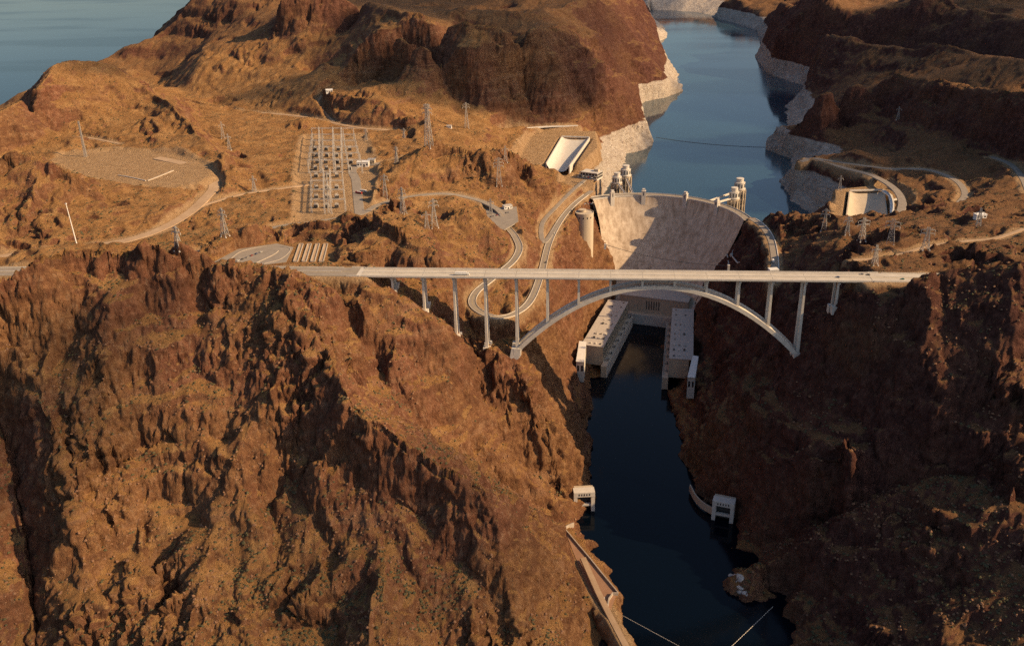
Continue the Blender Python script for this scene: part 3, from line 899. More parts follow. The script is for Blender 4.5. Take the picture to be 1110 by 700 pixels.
    blk = math_('MULTIPLY', math_('MULTIPLY', sepc.outputs[0], 1.3), mrange(up, .55, .85, 1.0, .12))
    h = math_('ADD', blk, math_('ADD', math_('MULTIPLY', noise(.20, 9, .76, off=21), 4.2), math_('MULTIPLY', noise(.8, 6, .7, off=25), 1.1)))
    bp = mnode(nt, 'ShaderNodeBump'); bp.inputs['Strength'].default_value = 1.0; bp.inputs['Distance'].default_value = 1.4
    L(h, bp.inputs['Height']); L(bp.outputs[0], b.inputs['Normal'])
    return m
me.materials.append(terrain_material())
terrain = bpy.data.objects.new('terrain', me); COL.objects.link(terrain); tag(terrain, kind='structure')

def water_mat(name, col, rough, bscale, bstr, patches=False, spec=.5):
    m, nt, b = nmat(name); b.inputs['Specular IOR Level'].default_value = spec
    L = nt.links.new
    b.inputs['Base Color'].default_value = (*col, 1); b.inputs['Roughness'].default_value = rough; b.inputs['IOR'].default_value = 1.33
    g = mnode(nt, 'ShaderNodeNewGeometry')
    n = mnode(nt, 'ShaderNodeTexNoise'); n.inputs['Scale'].default_value = bscale; n.inputs['Detail'].default_value = 6
    L(g.outputs['Position'], n.inputs['Vector'])
    bp = mnode(nt, 'ShaderNodeBump'); bp.inputs['Strength'].default_value = bstr; bp.inputs['Distance'].default_value = 1
    L(n.outputs['Fac'], bp.inputs['Height']); L(bp.outputs[0], b.inputs['Normal'])
    if patches:      # sky reflection turned down over the open basin, full in the narrows
        sx_ = mnode(nt, 'ShaderNodeSeparateXYZ'); L(g.outputs['Position'], sx_.inputs[0])
        mr = mnode(nt, 'ShaderNodeMapRange'); L(sx_.outputs['X'], mr.inputs[0])
        for k_, q_ in zip((1, 2, 3, 4), (-1100, -500, .07, 1.0)): mr.inputs[k_].default_value = q_
        L(mr.outputs[0], b.inputs['Specular IOR Level'])      # wind lanes: calmer and rougher water
        mp = mnode(nt, 'ShaderNodeMapping'); mp.inputs['Scale'].default_value = (.0007, .0021, 1); mp.inputs['Rotation'].default_value = (0, 0, -.25)
        n2 = mnode(nt, 'ShaderNodeTexNoise'); n2.inputs['Scale'].default_value = 1; n2.inputs['Detail'].default_value = 4
        L(g.outputs['Position'], mp.inputs[0]); L(mp.outputs[0], n2.inputs['Vector'])
        r = mnode(nt, 'ShaderNodeMapRange'); r.inputs[1].default_value = .45; r.inputs[2].default_value = .58; r.inputs[3].default_value = .05; r.inputs[4].default_value = .16
        L(n2.outputs['Fac'], r.inputs[0]); L(r.outputs[0], b.inputs['Roughness'])
    return m

def sheet(name, poly, z, mat):
    mb = MB(); mb.prism([(p[0], p[1]) for p in poly], z - 6, z)
    o = mb.build(name, mat); tag(o, kind='structure'); return o
sheet('lake_water', [(-14000, 13800), (-14000, 300), (-2600, 700), (-1300, 1050), (-1000, 1250), (-300, 900), (-90, 690), (-20, 690), (60, 700), (110, 665), (160, 590), (186, 525), (240, 540), (500, 600), (3000, 1500), (6000, 13800)], 125, water_mat('lake_surface', (.022, .055, .080), .05, .15, .05, True))
sheet('river_water', [(-260, -980), (330, -980), (330, 300), (120, 380), (90, 520), (-40, 520), (-140, 300), (-200, 0)], 0, water_mat('river_surface', (.001, .003, .007), .10, .12, .05, False, .3))
# ------------------------------------------------------------------ shared materials
M_CONC = simple('bridge_concrete', (.68, .62, .53), (.50, .44, .36), .14, .8, bump=.15)
M_DECK = simple('deck_concrete', (.54, .48, .40), (.42, .37, .31), .08, .85)
M_ASPH = simple('weathered_asphalt', (.30, .25, .20), (.22, .185, .15), .1, .9)
M_DAM = simple('dam_concrete', (.50, .42, .34), (.37, .30, .235), .11, .85, streak=True, bump=.1)
M_PALE = simple('pale_concrete', (.62, .57, .50), (.50, .45, .39), .15, .8, bump=.1)
M_WHITE = simple('white_paint', (.78, .75, .70), (.66, .63, .58), .2, .6)
M_TAN = simple('tan_concrete', (.52, .43, .32), (.42, .34, .25), .12, .85, streak=True)
M_STEEL = simple('galvanised_steel', (.46, .43, .39), (.36, .33, .30), .5, .55, metal=.3)
M_DARK = simple('dark_steel', (.07, .065, .06), (.045, .042, .04), .5, .6)
M_GLASS = simple('window_glass', (.03, .035, .045), (.02, .025, .03), .5, .15)
M_ROOF = simple('gravel_roof', (.52, .46, .40), (.38, .34, .30), .25, .9)
M_DIRT = simple('packed_dirt', (.46, .32, .20), (.34, .22, .125), .06, .95, bump=.2)
M_LINE = simple('road_paint', (.72, .68, .55), (.60, .56, .45), .4, .7)
M_YELLOW = simple('yellow_paint', (.60, .42, .10), (.50, .35, .08), .4, .7)
M_RED = simple('red_paint', (.35, .035, .025), (.28, .03, .02), .4, .5)
M_GREEN = simple('green_paint', (.03, .22, .17), (.025, .18, .14), .4, .5)
M_BLUE = simple('blue_paint', (.05, .09, .20), (.04, .07, .16), .4, .4)
M_TYRE = simple('tyre_rubber', (.025, .025, .025), (.02, .02, .02), 1, .9)
M_KERB = simple('worn_kerb', (.46, .39, .31), (.36, .30, .24), .2, .85)
M_RAILW = simple('guard_concrete', (.60, .54, .46), (.48, .43, .36), .2, .8)

# ------------------------------------------------------------------ arch bridge
ZB = 274.0
bridge = thing('arch_bridge', (0, 0, 0), 'long pale concrete arch bridge carrying a highway across the canyon in front of the dam', 'bridge')
XL, XR = -341.0, 233.5
mb = MB(); mb.box(XL, XR, -13.4, 13.4, ZB - .45, ZB); mb.build('deck', M_DECK, bridge)
for yc in (-7.2, 7.2):
    g = MB()
    g.add([(XL, yc - 3.4, ZB - .45), (XL, yc + 3.4, ZB - .45), (XL, yc + 2.4, ZB - 3.1), (XL, yc - 2.4, ZB - 3.1),
           (XR, yc - 3.4, ZB - .45), (XR, yc + 3.4, ZB - .45), (XR, yc + 2.4, ZB - 3.1), (XR, yc - 2.4, ZB - 3.1)],
          [(0, 1, 2, 3), (7, 6, 5, 4), (0, 4, 5, 1), (1, 5, 6, 2), (2, 6, 7, 3), (3, 7, 4, 0)])
    g.build('box_girder', M_CONC, bridge)
for sgn in (-1, 1):
    mb = MB(); mb.box(XL, XR, sgn * 13.1 - .35, sgn * 13.1 + .35, ZB + .003, ZB + 1.15)
    mb.box(XL, XR, sgn * 13.55 - .12, sgn * 13.55 + .12, ZB - .9, ZB + .9)
    mb.build('parapet', M_PALE, bridge)
mb = MB(); mb.box(XL, XR, 8.7, 9.1, ZB + .003, ZB + 1.0); mb.build('walkway_wall', M_PALE, bridge)
mb = MB(); mb.prism([(XL, -1.55), (XR, -1.55), (XR, -.95), (XL, -.95)], ZB + .004, ZB + 1.05); mb.build('median_barrier', M_PALE, bridge)
for yy in (-12.3, -2.1, -.3, 8.2):
    MB().box(XL, XR, yy - .12, yy + .12, ZB + .004, ZB + .012).build('edge_line', M_LINE, bridge)
for yy in (-6.9, 3.9):
    MB().box(XL, XR, yy - .06, yy + .06, ZB + .004, ZB + .012).build('lane_line', M_LINE, bridge)
for k in range(17):
    x = -161.5 - 5 * 35.9 + 35.9 * k
    if XL < x < XR: MB().box(x - .12, x + .12, -12.6, 12.6, ZB + .003, ZB + .016).build('expansion_joint', M_DARK, bridge)
def arch_z(x): return 180.0 + 82.5 * (1 - (x / 161.5) ** 2) * (1 + .06 * (x / 161.5) ** 2)
for yc in (-7.0, 7.0):
    P = []
    n = 64
    for i in range(n + 1):
        x = -164.0 + 328.0 * i / n
        dz = (arch_z(x + .5) - arch_z(x - .5))
        L = math.hypot(1, dz); nx, nz = -dz / L, 1 / L
        h = 2.1 + .35 * abs(x) / 161
        w = 2.9
        z = arch_z(x)
        P.append([(x + nx * h, yc - w, z + nz * h), (x + nx * h, yc + w, z + nz * h), (x - nx * h, yc + w, z - nz * h), (x - nx * h, yc - w, z - nz * h), (x + nx * h, yc - w, z + nz * h)])
    mb = MB(); mb.grid(P); mb.add([P[0][k] for k in range(4)], [(0, 1, 2, 3)]); mb.add([P[-1][k] for k in range(4)], [(3, 2, 1, 0)])
    mb.build('arch_rib', M_CONC, bridge)
for k in range(10):
    x = -161.5 + 35.9 * k
    if k in (0, 9): continue
    z = arch_z(x)
    mb = MB(); mb.bar((x, -4.2, z), (x, 4.2, z), 1.8, 2.4); mb.build('strut', M_STEEL, bridge)
for k in range(-4, 11):
    x = -161.5 + 35.9 * k
    on_arch = 0 < k < 9
    for yc in (-7.0, 7.0):
        zb = arch_z(x) + 1.9 if on_arch else (ground(x, yc) if k not in (0, 9) else 181.0)
        if ZB - 4.6 - zb > 1.5:
            tall = (ZB - zb) / 95.0
            mb = MB(); mb.bar((x, yc, zb - (0 if on_arch else 6)), (x, yc, ZB - 4.6), 2.3 + 1.3 * tall, 2.6 + 1.2 * tall, 2.2, 2.5)
            c = mb.build('column', M_CONC, bridge)
            if not on_arch:
                ft = MB(); ft.box(x - 4.2, x + 4.2, yc - 4.2, yc + 4.2, zb - 7, zb + 2.6); ft.build('footing', M_PALE, c)
    mb = MB(); mb.box(x - 1.5, x + 1.5, -11.2, 11.2, ZB - 4.75, ZB - 3.12); mb.build('cap_beam', M_CONC, bridge)
for sx in (-1, 1):
    mb = MB()
    for yc in (-7.0, 7.0):
        mb.add([(sx * 160, yc - 4, 184), (sx * 168, yc - 4, 184), (sx * 168, yc + 4, 184), (sx * 160, yc + 4, 184),
                (sx * 159, yc - 4.5, 172), (sx * 173, yc - 4.5, 160), (sx * 173, yc + 4.5, 160), (sx * 159, yc + 4.5, 172)],
               [(0, 1, 2, 3), (7, 6, 5, 4), (0, 4, 5, 1), (1, 5, 6, 2), (2, 6, 7, 3), (3, 7, 4, 0)])
    mb.build('skewback', M_PALE, bridge)
for xa, xb in ((-357, XL - .02), (XR + .02, 245)):
    mb = MB(); mb.box(xa, xb, -14.2, 14.2, ZB - 14, ZB + .02)
    mb.box(xa, xb, -14.2, -13.6, ZB + .02, ZB + 1.3); mb.box(xa, xb, 13.6, 14.2, ZB + .02, ZB + 1.3)
    mb.build('abutment', M_PALE, bridge)

# ------------------------------------------------------------------ roads
def ribbon(name, P, half, mat, lift=.18, kerb=False, line=None):
    P = [np.array(p) for p in P]
    L, R_, T = [], [], []
    for i, p in enumerate(P):
        t = P[min(i + 1, len(P) - 1)] - P[max(i - 1, 0)]
        t = t[:2] / (np.linalg.norm(t[:2]) + 1e-9); nn = np.array((-t[1], t[0]))
        T.append(nn)
    def row(off, dz):
        return [(p[0] + n_[0] * off, p[1] + n_[1] * off, p[2] + dz) for p, n_ in zip(P, T)]
    mb = MB()
    a = [row(-half - .6, -1.4), row(-half, lift), row(0, lift + .06), row(half, lift), row(half + .6, -1.4)]
    mb.grid([[a[j][i] for j in range(5)] for i in range(len(P))])
    o = mb.build(name, mat); tag(o, kind='structure')
    if line:
        for off, m_, w in line:
            lb = MB(); r0, r1 = row(off - w, lift + .09), row(off + w, lift + .09)
            lb.grid([[r0[i], r1[i]] for i in range(len(P))])
            tag(lb.build('road_line', m_), kind='structure')
    return T
def wall_along(P, off, h, w, name, mat, label, cat, i0=0, i1=None, base=-.6, gap=None, group=None):
    P = [np.array(p) for p in P][i0:i1]
    mb = MB()
    rows = []
    for i, p in enumerate(P):
        t = P[min(i + 1, len(P) - 1)] - P[max(i - 1, 0)]
        t = t[:2] / (np.linalg.norm(t[:2]) + 1e-9); n_ = np.array((-t[1], t[0]))
        a = p[:2] + n_ * (off - w / 2); b_ = p[:2] + n_ * (off + w / 2)
        rows.append([(a[0], a[1], p[2] + base), (a[0], a[1], p[2] + h), (b_[0], b_[1], p[2] + h), (b_[0], b_[1], p[2] + base), (a[0], a[1], p[2] + base)])
    mb.grid(rows); mb.add(rows[0][:4], [(0, 1, 2, 3)]); mb.add(rows[-1][:4], [(3, 2, 1, 0)])
    o = mb.build(name, mat)
    return tag(o, label, cat, group)

hw = ROADS['highway'][0]
hwline = [(-12.2, M_LINE, .14), (12.2, M_LINE, .14), (-1.9, M_YELLOW, .14), (1.9, M_YELLOW, .14)]
ribbon('highway', hw, 13.5, M_ASPH, line=hwline)
ribbon('highway', ROADS['highway_right'][0], 13.5, M_DECK, line=hwline)
wall_along(ROADS['highway_right'][0], -12.9, 1.1, .6, 'road_barrier', M_PALE, 'concrete barrier on the near edge of the highway right of the bridge', 'barrier', 3)
wall_along(ROADS['highway_right'][0], 12.9, 1.1, .6, 'road_barrier', M_PALE, 'concrete barrier on the far edge of the highway right of the bridge', 'barrier', 3)
wall_along(ROADS['highway_right'][0], 0, 1.1, .6, 'road_barrier', M_PALE, 'concrete median barrier between the lanes right of the bridge', 'barrier', 3)
wall_along(hw, 0, 1.1, .6, 'road_barrier', M_PALE, 'concrete median barrier between the lanes left of the bridge', 'barrier', 4)
wall_along(hw, -12.9, 1.1, .6, 'road_barrier', M_PALE, 'concrete barrier on the dam side of the highway left of the bridge', 'barrier', 4)
ribbon('canyon_road', ROADS['canyon_road'][0], 4.4, M_ASPH, line=[(0, M_YELLOW, .12)])
cr_ = ROADS['canyon_road'][0]
wall_along(cr_, -4.6, .9, .5, 'guard_wall', M_RAILW, 'pale guard wall on one side of the hairpin road below the bridge', 'guard wall', 6, base=-2)
wall_along(cr_, 4.6, .9, .5, 'guard_wall', M_RAILW, 'pale guard wall round the outer bend of the hairpin road below the bridge', 'guard wall', 6, base=-2.5)
ribbon('upper_road', ROADS['upper_road'][0], 4.8, M_ASPH, line=[(0, M_YELLOW, .1)])
ribbon('yard_road', ROADS['yard_road'][0], 7, M_ASPH)
ribbon('garage_road', ROADS['garage_road'][0], 3.6, M_ASPH)
ribbon('shelf_road', ROADS['shelf_road'][0], 5, M_ASPH)
ribbon('shore_road', ROADS['shore_road'][0], 6, M_ASPH)
ribbon('shore_road', ROADS['shore_loop'][0], 5, M_ASPH)
ribbon('far_road', ROADS['far_road'][0], 5, M_ASPH)
ribbon('dirt_track', ROADS['dirt_track'][0], 8, M_DIRT)
for k_, hw_ in (('cross_track', 3.2), ('ridge_track', 2.6), ('valley_track', 4.2), ('saddle_track', 3), ('spillway_road', 4.5), ('plateau_track', 2.6), ('ramp_track', 3)):
    ribbon('dirt_track', ROADS[k_][0], hw_, M_DIRT)
sr_ = ROADS['shelf_road'][0]
wall_along(sr_, 5.2, 1.2, .8, 'guard_wall', M_WHITE, 'white guard wall along the shelf road right of the dam', 'guard wall', 1, base=-2)
wall_along(ROADS['spillway_road'][0], -4.9, 1.2, .7, 'guard_wall', M_WHITE, 'long pale guard wall along the road above the left spillway', 'guard wall', 0, base=-2)
def pad(name, key, mat, dz=.12):
    poly, z = PADS[key]
    mb = MB(); mb.prism([(p[0], p[1]) for p in poly], z - 1.5, z + dz)
    return tag(mb.build(name, mat), kind='structure')
pad('car_park', 'trailhead_pad', M_ASPH)
pad('ramp_ground', 'ramp_pad', simple('ramp_dirt', (.34, .19, .11), (.27, .14, .08), .1, .95))
pad('car_park', 'parking_pad', M_ASPH)

# ------------------------------------------------------------------ dam
def dam_pt(r, a, z, c=None):
    """point at radius r and angle a (0 = crown, positive to the right bank) about a centre"""
    c = DC if c is None else c
    d = DN * math.cos(a) + DU * math.sin(a)
    return (c[0] + d[0] * r, c[1] + d[1] * r, z)
AMAX = math.asin(min(.999, HALF / DR)) + .02
ZC = 180.0
dam = thing('arch_gravity_dam', (DC[0], DC[1], 0), 'massive curved concrete dam wall holding back the lake at the head of the canyon', 'dam')
def dbuild(mb, name, mat, **kw):
    mb.v = [(x - DC[0], y - DC[1], z) for x, y, z in mb.v]
    return mb.build(name, mat, dam, **kw)
NA, NZ = 72, 26
P = []
for j in range(NZ + 1):
    z = (ZC - 1.2) * (1 - j / NZ)
    c, Rz = face_arc(z)
    t = (180 - z) / 180
    am = AMAX * (1 - .30 * t)
    P.append([dam_pt(Rz, -am + 2 * am * i / NA, z, c) for i in range(NA + 1)])
mb = MB(); mb.grid(P)
def dam_face_mat():
    m, nt, b = nmat('dam_face')
    L = nt.links.new
    tc = mnode(nt, 'ShaderNodeNewGeometry')
    def nz(sc, det=6):
        mp = mnode(nt, 'ShaderNodeMapping'); mp.inputs['Scale'].default_value = sc
        n = mnode(nt, 'ShaderNodeTexNoise'); n.inputs['Scale'].default_value = 1; n.inputs['Detail'].default_value = det; n.inputs['Roughness'].default_value = .65
        L(tc.outputs['Position'], mp.inputs[0]); L(mp.outputs[0], n.inputs['Vector']); return n.outputs['Fac']
    def ramp(f, a, c1, b_, c2):
        r = mnode(nt, 'ShaderNodeValToRGB'); e = r.color_ramp.elements
        e[0].position = a; e[0].color = (*c1, 1); e[1].position = b_; e[1].color = (*c2, 1); L(f, r.inputs[0]); return r.outputs[0]
    def mul(a, c, f=1.0):
        n = mnode(nt, 'ShaderNodeMix'); n.data_type = 'RGBA'; n.blend_type = 'MULTIPLY'; n.inputs[0].default_value = f
        L(a, n.inputs[6]); L(c, n.inputs[7]); return n.outputs[2]
    base = ramp(nz((.03, .03, .05)), .3, (.62, .50, .38), .7, (.72, .60, .47))
    col = mul(base, ramp(nz((.16, .16, .012)), .35, (.70, .66, .62), .62, (1, 1, 1)))
    col = mul(col, ramp(nz((.5, .5, .02)), .3, (.80, .78, .76), .6, (1, 1, 1)))
    # pour lifts: thin darker joints every few metres
    sp = mnode(nt, 'ShaderNodeSeparateXYZ'); L(tc.outputs['Position'], sp.inputs[0])
    md = mnode(nt, 'ShaderNodeMath'); md.operation = 'PINGPONG'; md.inputs[1].default_value = 3.0; L(sp.outputs['Z'], md.inputs[0])
    col = mul(col, ramp(md.outputs[0], .02, (.74, .72, .70), .16, (1, 1, 1)))
    col = mul(col, ramp(nz((.09, .09, .02), 8), .40, (.62, .57, .52), .52, (1, 1, 1)), .6)
    L(col, b.inputs['Base Color']); b.inputs['Roughness'].default_value = .85
    return m
dbuild(mb, 'downstream_face', dam_face_mat(), smooth=True, fix=False)
P = []
for r, z in ((DR - 14.6, ZC - 1.2), (DR - 14.6, ZC + 1.3), (DR - 14.0, ZC + 1.3), (DR - 14.0, ZC), (DR, ZC), (DR, ZC + 1.3), (DR + .6, ZC + 1.3), (DR + .6, 95)):
    P.append([dam_pt(r, -AMAX + 2 * AMAX * i / NA, z) for i in range(NA + 1)])
mb = MB(); mb.grid(P[3:5]); dbuild(mb, 'crest_road', M_ASPH)
mb = MB(); mb.grid(P[0:4]); dbuild(mb, 'parapet', M_PALE)
mb = MB(); mb.grid(P[4:8]); dbuild(mb, 'parapet', M_PALE)
mb = MB(); mb.grid([[dam_pt(DR - 7.1, -AMAX + 2 * AMAX * i / NA, ZC + .03) for i in range(NA + 1)], [dam_pt(DR - 6.8, -AMAX + 2 * AMAX * i / NA, ZC + .03) for i in range(NA + 1)]]); dbuild(mb, 'centre_line', M_YELLOW)
def ang_of(px, py, z=180):
    p = at(px, py, z)[:2] - DC
    return math.atan2(p @ DU, p @ DN)
# utility towers standing on the crest, with a pilaster down the face
def obox(mb, r, a, wt, wr, z0, z1):
    d = DN * math.cos(a) + DU * math.sin(a); rz = math.atan2(d[1], d[0])
    p = dam_pt(r, a, (z0 + z1) / 2)
    return mb.cbox(p, (wr, wt, z1 - z0), rz)
for px, py in ((659, 210), (697, 205), (750, 211), (786, 221)):
    a = ang_of(px, py)
    mb = MB(); obox(mb, DR - 14.2, a, 7.5, 7, ZC - 26, ZC + 8.5); obox(mb, DR - 14.2, a, 8.3, 7.8, ZC + 8.5, ZC + 9.6); obox(mb, DR - 14.2, a, 5, 4.6, ZC + 9.6, ZC + 13)
    t_ = dbuild(mb, 'crest_tower', M_PALE)
    mb = MB(); obox(mb, DR - 14.2 - 3.55, a, 1.6, .2, ZC + 1, ZC + 7); mb.v = [(x - DC[0], y - DC[1], z) for x, y, z in mb.v]; mb.build('doorway', M_DARK, t_)
# small lamps along the crest parapet are part of the dam
for i in range(14):
    a = -AMAX * .9 + 2 * AMAX * .9 * i / 13
    p = dam_pt(DR - 13.6, a, ZC)
    mb = MB(); mb.bar((p[0], p[1], ZC + 1.3), (p[0], p[1], ZC + 6), .22); mb.cbox((p[0], p[1], ZC + 6.2), (.8, .8, .5)); dbuild(mb, 'lamp_post', M_DARK)

# intake towers
def intake(px, py, ztop, r, label):
    p = at(px, py, ztop)
    t = thing('intake_tower', (p[0], p[1], 110), label, 'intake tower', 'intake towers behind the dam')
    h = ztop - 110
    MB().lathe([(r, 0), (r, h - 22), (r * .96, h - 22), (r * .96, h - 20)], n=24).build('shaft', M_TAN, t)
    for k in range(12):
        a = 2 * math.pi * k / 12
        MB().cbox(((r + .9) * math.cos(a), (r + .9) * math.sin(a), (h - 22) / 2), (2.2, 1.4, h - 22), a).build('buttress_fin', M_TAN, t)
        a = 2 * math.pi * (k + .5) / 12
        for zz in (h - 32, h - 44, h - 56):
            MB().cbox((r * math.cos(a), r * math.sin(a), zz), (.5, 2.2, 8), a).build('gate_opening', M_DARK, t)
    hd = MB().lathe([(r + .7, h - 20), (r + .7, h - 19), (r * .90, h - 19), (r * .90, h - 8.5), (r * .94, h - 8.5), (r * .94, h - 7.6), (r * .62, h - 7.6), (r * .62, h - 1.2), (r * .66, h - 1.2), (r * .66, h - .4), (r * .3, h)], n=20).build('gatehouse', M_PALE, t)
    for k in range(10):
        a = 2 * math.pi * k / 10
        MB().cbox((r * .90 * math.cos(a), r * .90 * math.sin(a), h - 13.5), (.5, 1.8, 6.5), a).build('window', M_GLASS, hd)
    return t, p
it = [intake(678.5, 179, 203, 10.5, 'taller pale intake tower standing in the lake behind the left end of the dam'),
      intake(669, 187, 198, 9.5, 'shorter pale intake tower nearest the left end of the dam'),
      intake(802.5, 193, 203, 10.5, 'taller pale intake tower standing in the lake behind the right end of the dam'),
      intake(796.5, 203, 199, 9.5, 'shorter pale intake tower nearest the right end of the dam')]
for (t, p), side in zip(it, ('left taller', 'left shorter', 'right taller', 'right shorter')):
    d = p[:2] - DC; a = math.atan2(d @ DU, d @ DN)
    a = max(-AMAX * .93, min(AMAX * .93, a))
    q = dam_pt(DR + .7, a, ZC)
    e = np.array(q[:2]) - p[:2]; L_ = np.linalg.norm(e); e /= L_
    s_ = p[:2] + e * 9.6
    mb = MB(); mb.bar((s_[0], s_[1], ZC - .6), (q[0], q[1], ZC - .6), 3.2, 1.2)
    o = thing('access_bridge', (s_[0], s_[1], ZC), 'narrow concrete footbridge from the dam crest to the %s intake tower' % side, 'footbridge', 'footbridges to the intake towers')
    mb.v = [(x - s_[0], y - s_[1], z - ZC) for x, y, z in mb.v]; mb.build('span', M_PALE, o)
    rl = MB(); nn = np.array((-e[1], e[0]))
    for sg in (-1.5, 1.5):
        rl.bar((nn[0] * sg, nn[1] * sg, .55), (q[0] - s_[0] + nn[0] * sg, q[1] - s_[1] + nn[1] * sg, .55), .25, 1.1)
    rl.build('railing', M_PALE, o)

# ------------------------------------------------------------------ powerhouse
ZT, ZR = 19.0, 45.0
def wing(near_out, far_out, near_in, label, side):
    A = at(*near_out, ZR)[:2]; B = at(*far_out, ZR)[:2]; I = at(*near_in, ZR)[:2]
    d = (B - A); Ln = np.linalg.norm(d); d /= Ln
    n = np.array((-d[1], d[0]));  n = n if (I - A) @ n > 0 else -n
    w = abs((I - A) @ n)
    return A, d, n, Ln, w
def build_wing(A, d, n, Ln, w, label, sgn):
    """A = near river-side roof corner, d = upstream along the river wall, n = into the cliff"""
    t = thing('powerhouse_wing', (A[0], A[1], ZT), label, 'power station')
    def pt(u, v, z): return (d[0] * u + n[0] * v, d[1] * u + n[1] * v, z)
    def bx(mb, u0, u1, v0, v1, z0, z1):
        vs = [pt(u0, v0, z0), pt(u1, v0, z0), pt(u1, v1, z0), pt(u0, v1, z0), pt(u0, v0, z1), pt(u1, v0, z1), pt(u1, v1, z1), pt(u0, v1, z1)]
        return mb.add(vs, [(0, 3, 2, 1), (4, 5, 6, 7), (0, 1, 5, 4), (1, 2, 6, 5), (2, 3, 7, 6), (3, 0, 4, 7)])
    h = ZR - ZT
    bx(MB(), 0, Ln, 0, w, -6, h - 1.2).build('wall', M_TAN, t)
    npil = int(Ln / 7)
    for i in range(npil + 1):
        u = Ln * i / npil
        bx(MB(), u - .7, u + .7, -.6, -.003, 0, h - 2.2).build('pilaster', M_TAN, t)
    for i in range(npil):
        u0 = Ln * i / npil + 1.3; u1 = Ln * (i + 1) / npil - 1.3
        f = bx(MB(), u0, u1, -.12, .1, 7, h - 4).build('window', M_GLASS, t)
        ml = MB()
        um = (u0 + u1) / 2
        bx(ml, um - .15, um + .15, -.25, -.125, 7, h - 4)
        for zz in (11, 15): bx(ml, u0, um - .16, -.25, -.125, zz, zz + .3); bx(ml, um + .16, u1, -.25, -.125, zz, zz + .3)
        ml.build('mullion', M_TAN, f)
    rf = bx(MB(), -.8, Ln + .4, -1.0, w + 6, h - 1.2, h).build('roof', M_ROOF, t)
    eq = random.Random(3)
    for i in range(10):
        u = Ln * (i + .5) / 10 + eq.uniform(-2, 2)
        for q in range(3):
            if eq.random() < .3: continue
            v = w * (.22 + .25 * q) + eq.uniform(-1, 1); lu, lv = eq.uniform(.8, 3.2), eq.uniform(.6, 1.6)
            bx(MB(), u - lu, u + lu, v - lv, v + lv, h + .01, h + eq.uniform(.7, 2.2)).build('roof_vent', (M_DARK, M_STEEL, M_ASPH, M_PALE)[eq.randrange(4)], rf)
    # river terrace in front with the transformers standing on it
    bx(MB(), -14, Ln, -9, -.62, -26, -.01).build('terrace', M_TAN, t)
    bx(MB(), -14, Ln, -9.6, -9.01, -26, 1.1).build('river_parapet', M_PALE, t)
    return t, pt, h, bx
Aw = wing((653.5, 375.8), (680.5, 327), (634.5, 373), '', 1)
tl, ptl, hl, bxl = build_wing(*Aw, 'long flat roofed power station wing along the left bank below the dam', 1)
Bw = wing((726, 388), (729.5, 334), (747, 389), '', 1)
tr, ptr, hr, bxr = build_wing(*Bw, 'long flat roofed power station wing along the right bank below the dam', -1)
def transformer(base, rz, label, group):
    t = thing('transformer', base, label, 'transformer', group, rz)
    MB().box(-2, 2, -1.5, 1.5, 0, 3.4).build('tank', M_STEEL, t)
    r_ = MB()
    for k in range(6): r_.box(-2 + k * .75, -1.7 + k * .75, -2.3, -1.51, .4, 3)
    r_.build('radiator', M_DARK, t)
    for k in (-1.2, 0, 1.2): MB().lathe([(.22, 3.41), (.34, 4.0), (.2, 4.6), (.3, 5.0), (.08, 5.6)], (k, 0, 0), 8).build('bushing', M_PALE, t)
    return t
tproto = None
for (A, d, n, Ln, w), side in ((Aw, 'left'), (Bw, 'right')):
    for k in range(8):
        u = 8 + k * (Ln - 16) / 7
        p = (A[0] + d[0] * u - n[0] * 5, A[1] + d[1] * u - n[1] * 5, ZT)
        lab = 'grey transformer on the river terrace of the %s power station wing' % side
        if tproto is None:
            tproto = transformer(p, math.atan2(d[1], d[0]), lab, 'transformers on the left river terrace'); o = tproto
        else:
            o = copy_tree(tproto); o.location = p; o.rotation_euler = (0, 0, math.atan2(d[1], d[0])); o['label'] = lab
        o['group'] = 'transformers on the %s river terrace' % side
# central block under the dam
C0 = at(672, 319.5, 44)[:2]; C1 = at(746, 328.5, 44)[:2]
cu = (C1 - C0); Lc = np.linalg.norm(cu); cu /= Lc; cn = np.array((-cu[1], cu[0]))
cb = thing('powerhouse_centre', (C0[0], C0[1], ZT), 'pale arched roof central power station block at the foot of the dam', 'power station')
def cpt(u, v, z): return (cu[0] * u + cn[0] * v, cu[1] * u + cn[1] * v, z)
def cbx(mb, u0, u1, v0, v1, z0, z1):
    vs = [cpt(u0, v0, z0), cpt(u1, v0, z0), cpt(u1, v1, z0), cpt(u0, v1, z0), cpt(u0, v0, z1), cpt(u1, v0, z1), cpt(u1, v1, z1), cpt(u0, v1, z1)]
    return mb.add(vs, [(0, 3, 2, 1), (4, 5, 6, 7), (0, 1, 5, 4), (1, 2, 6, 5), (2, 3, 7, 6), (3, 0, 4, 7)])
cbx(MB(), 0, Lc, 0, 24, -25, 25).build('wall', M_TAN, cb)
seg_ = []
for i in range(25):
    f = i / 24
    v = 24 + 26 * (1 - (2 * f - 1) ** 2)
    seg_.append((cu[0] * Lc * f + cn[0] * v, cu[1] * Lc * f + cn[1] * v))
poly_ = [cpt(-.5, -1, 0)[:2], cpt(Lc + .5, -1, 0)[:2]] + seg_[::-1]
MB().prism(poly_, 25.01, 27).build('roof', M_ROOF, cb)
for k in range(6):
    u = Lc * .40 + k * 4.3
    f = cbx(MB(), u - 1.0, u + 1.0, -.12, .1, 4, 20).build('window', M_GLASS, cb)
    cbx(MB(), u - .12, u + .12, -.22, -.125, 4, 20).build('mullion', M_TAN, f)
cbx(MB(), 1, Lc - 1, -14, -.02, -26, -2).build('terrace', M_TAN, cb)
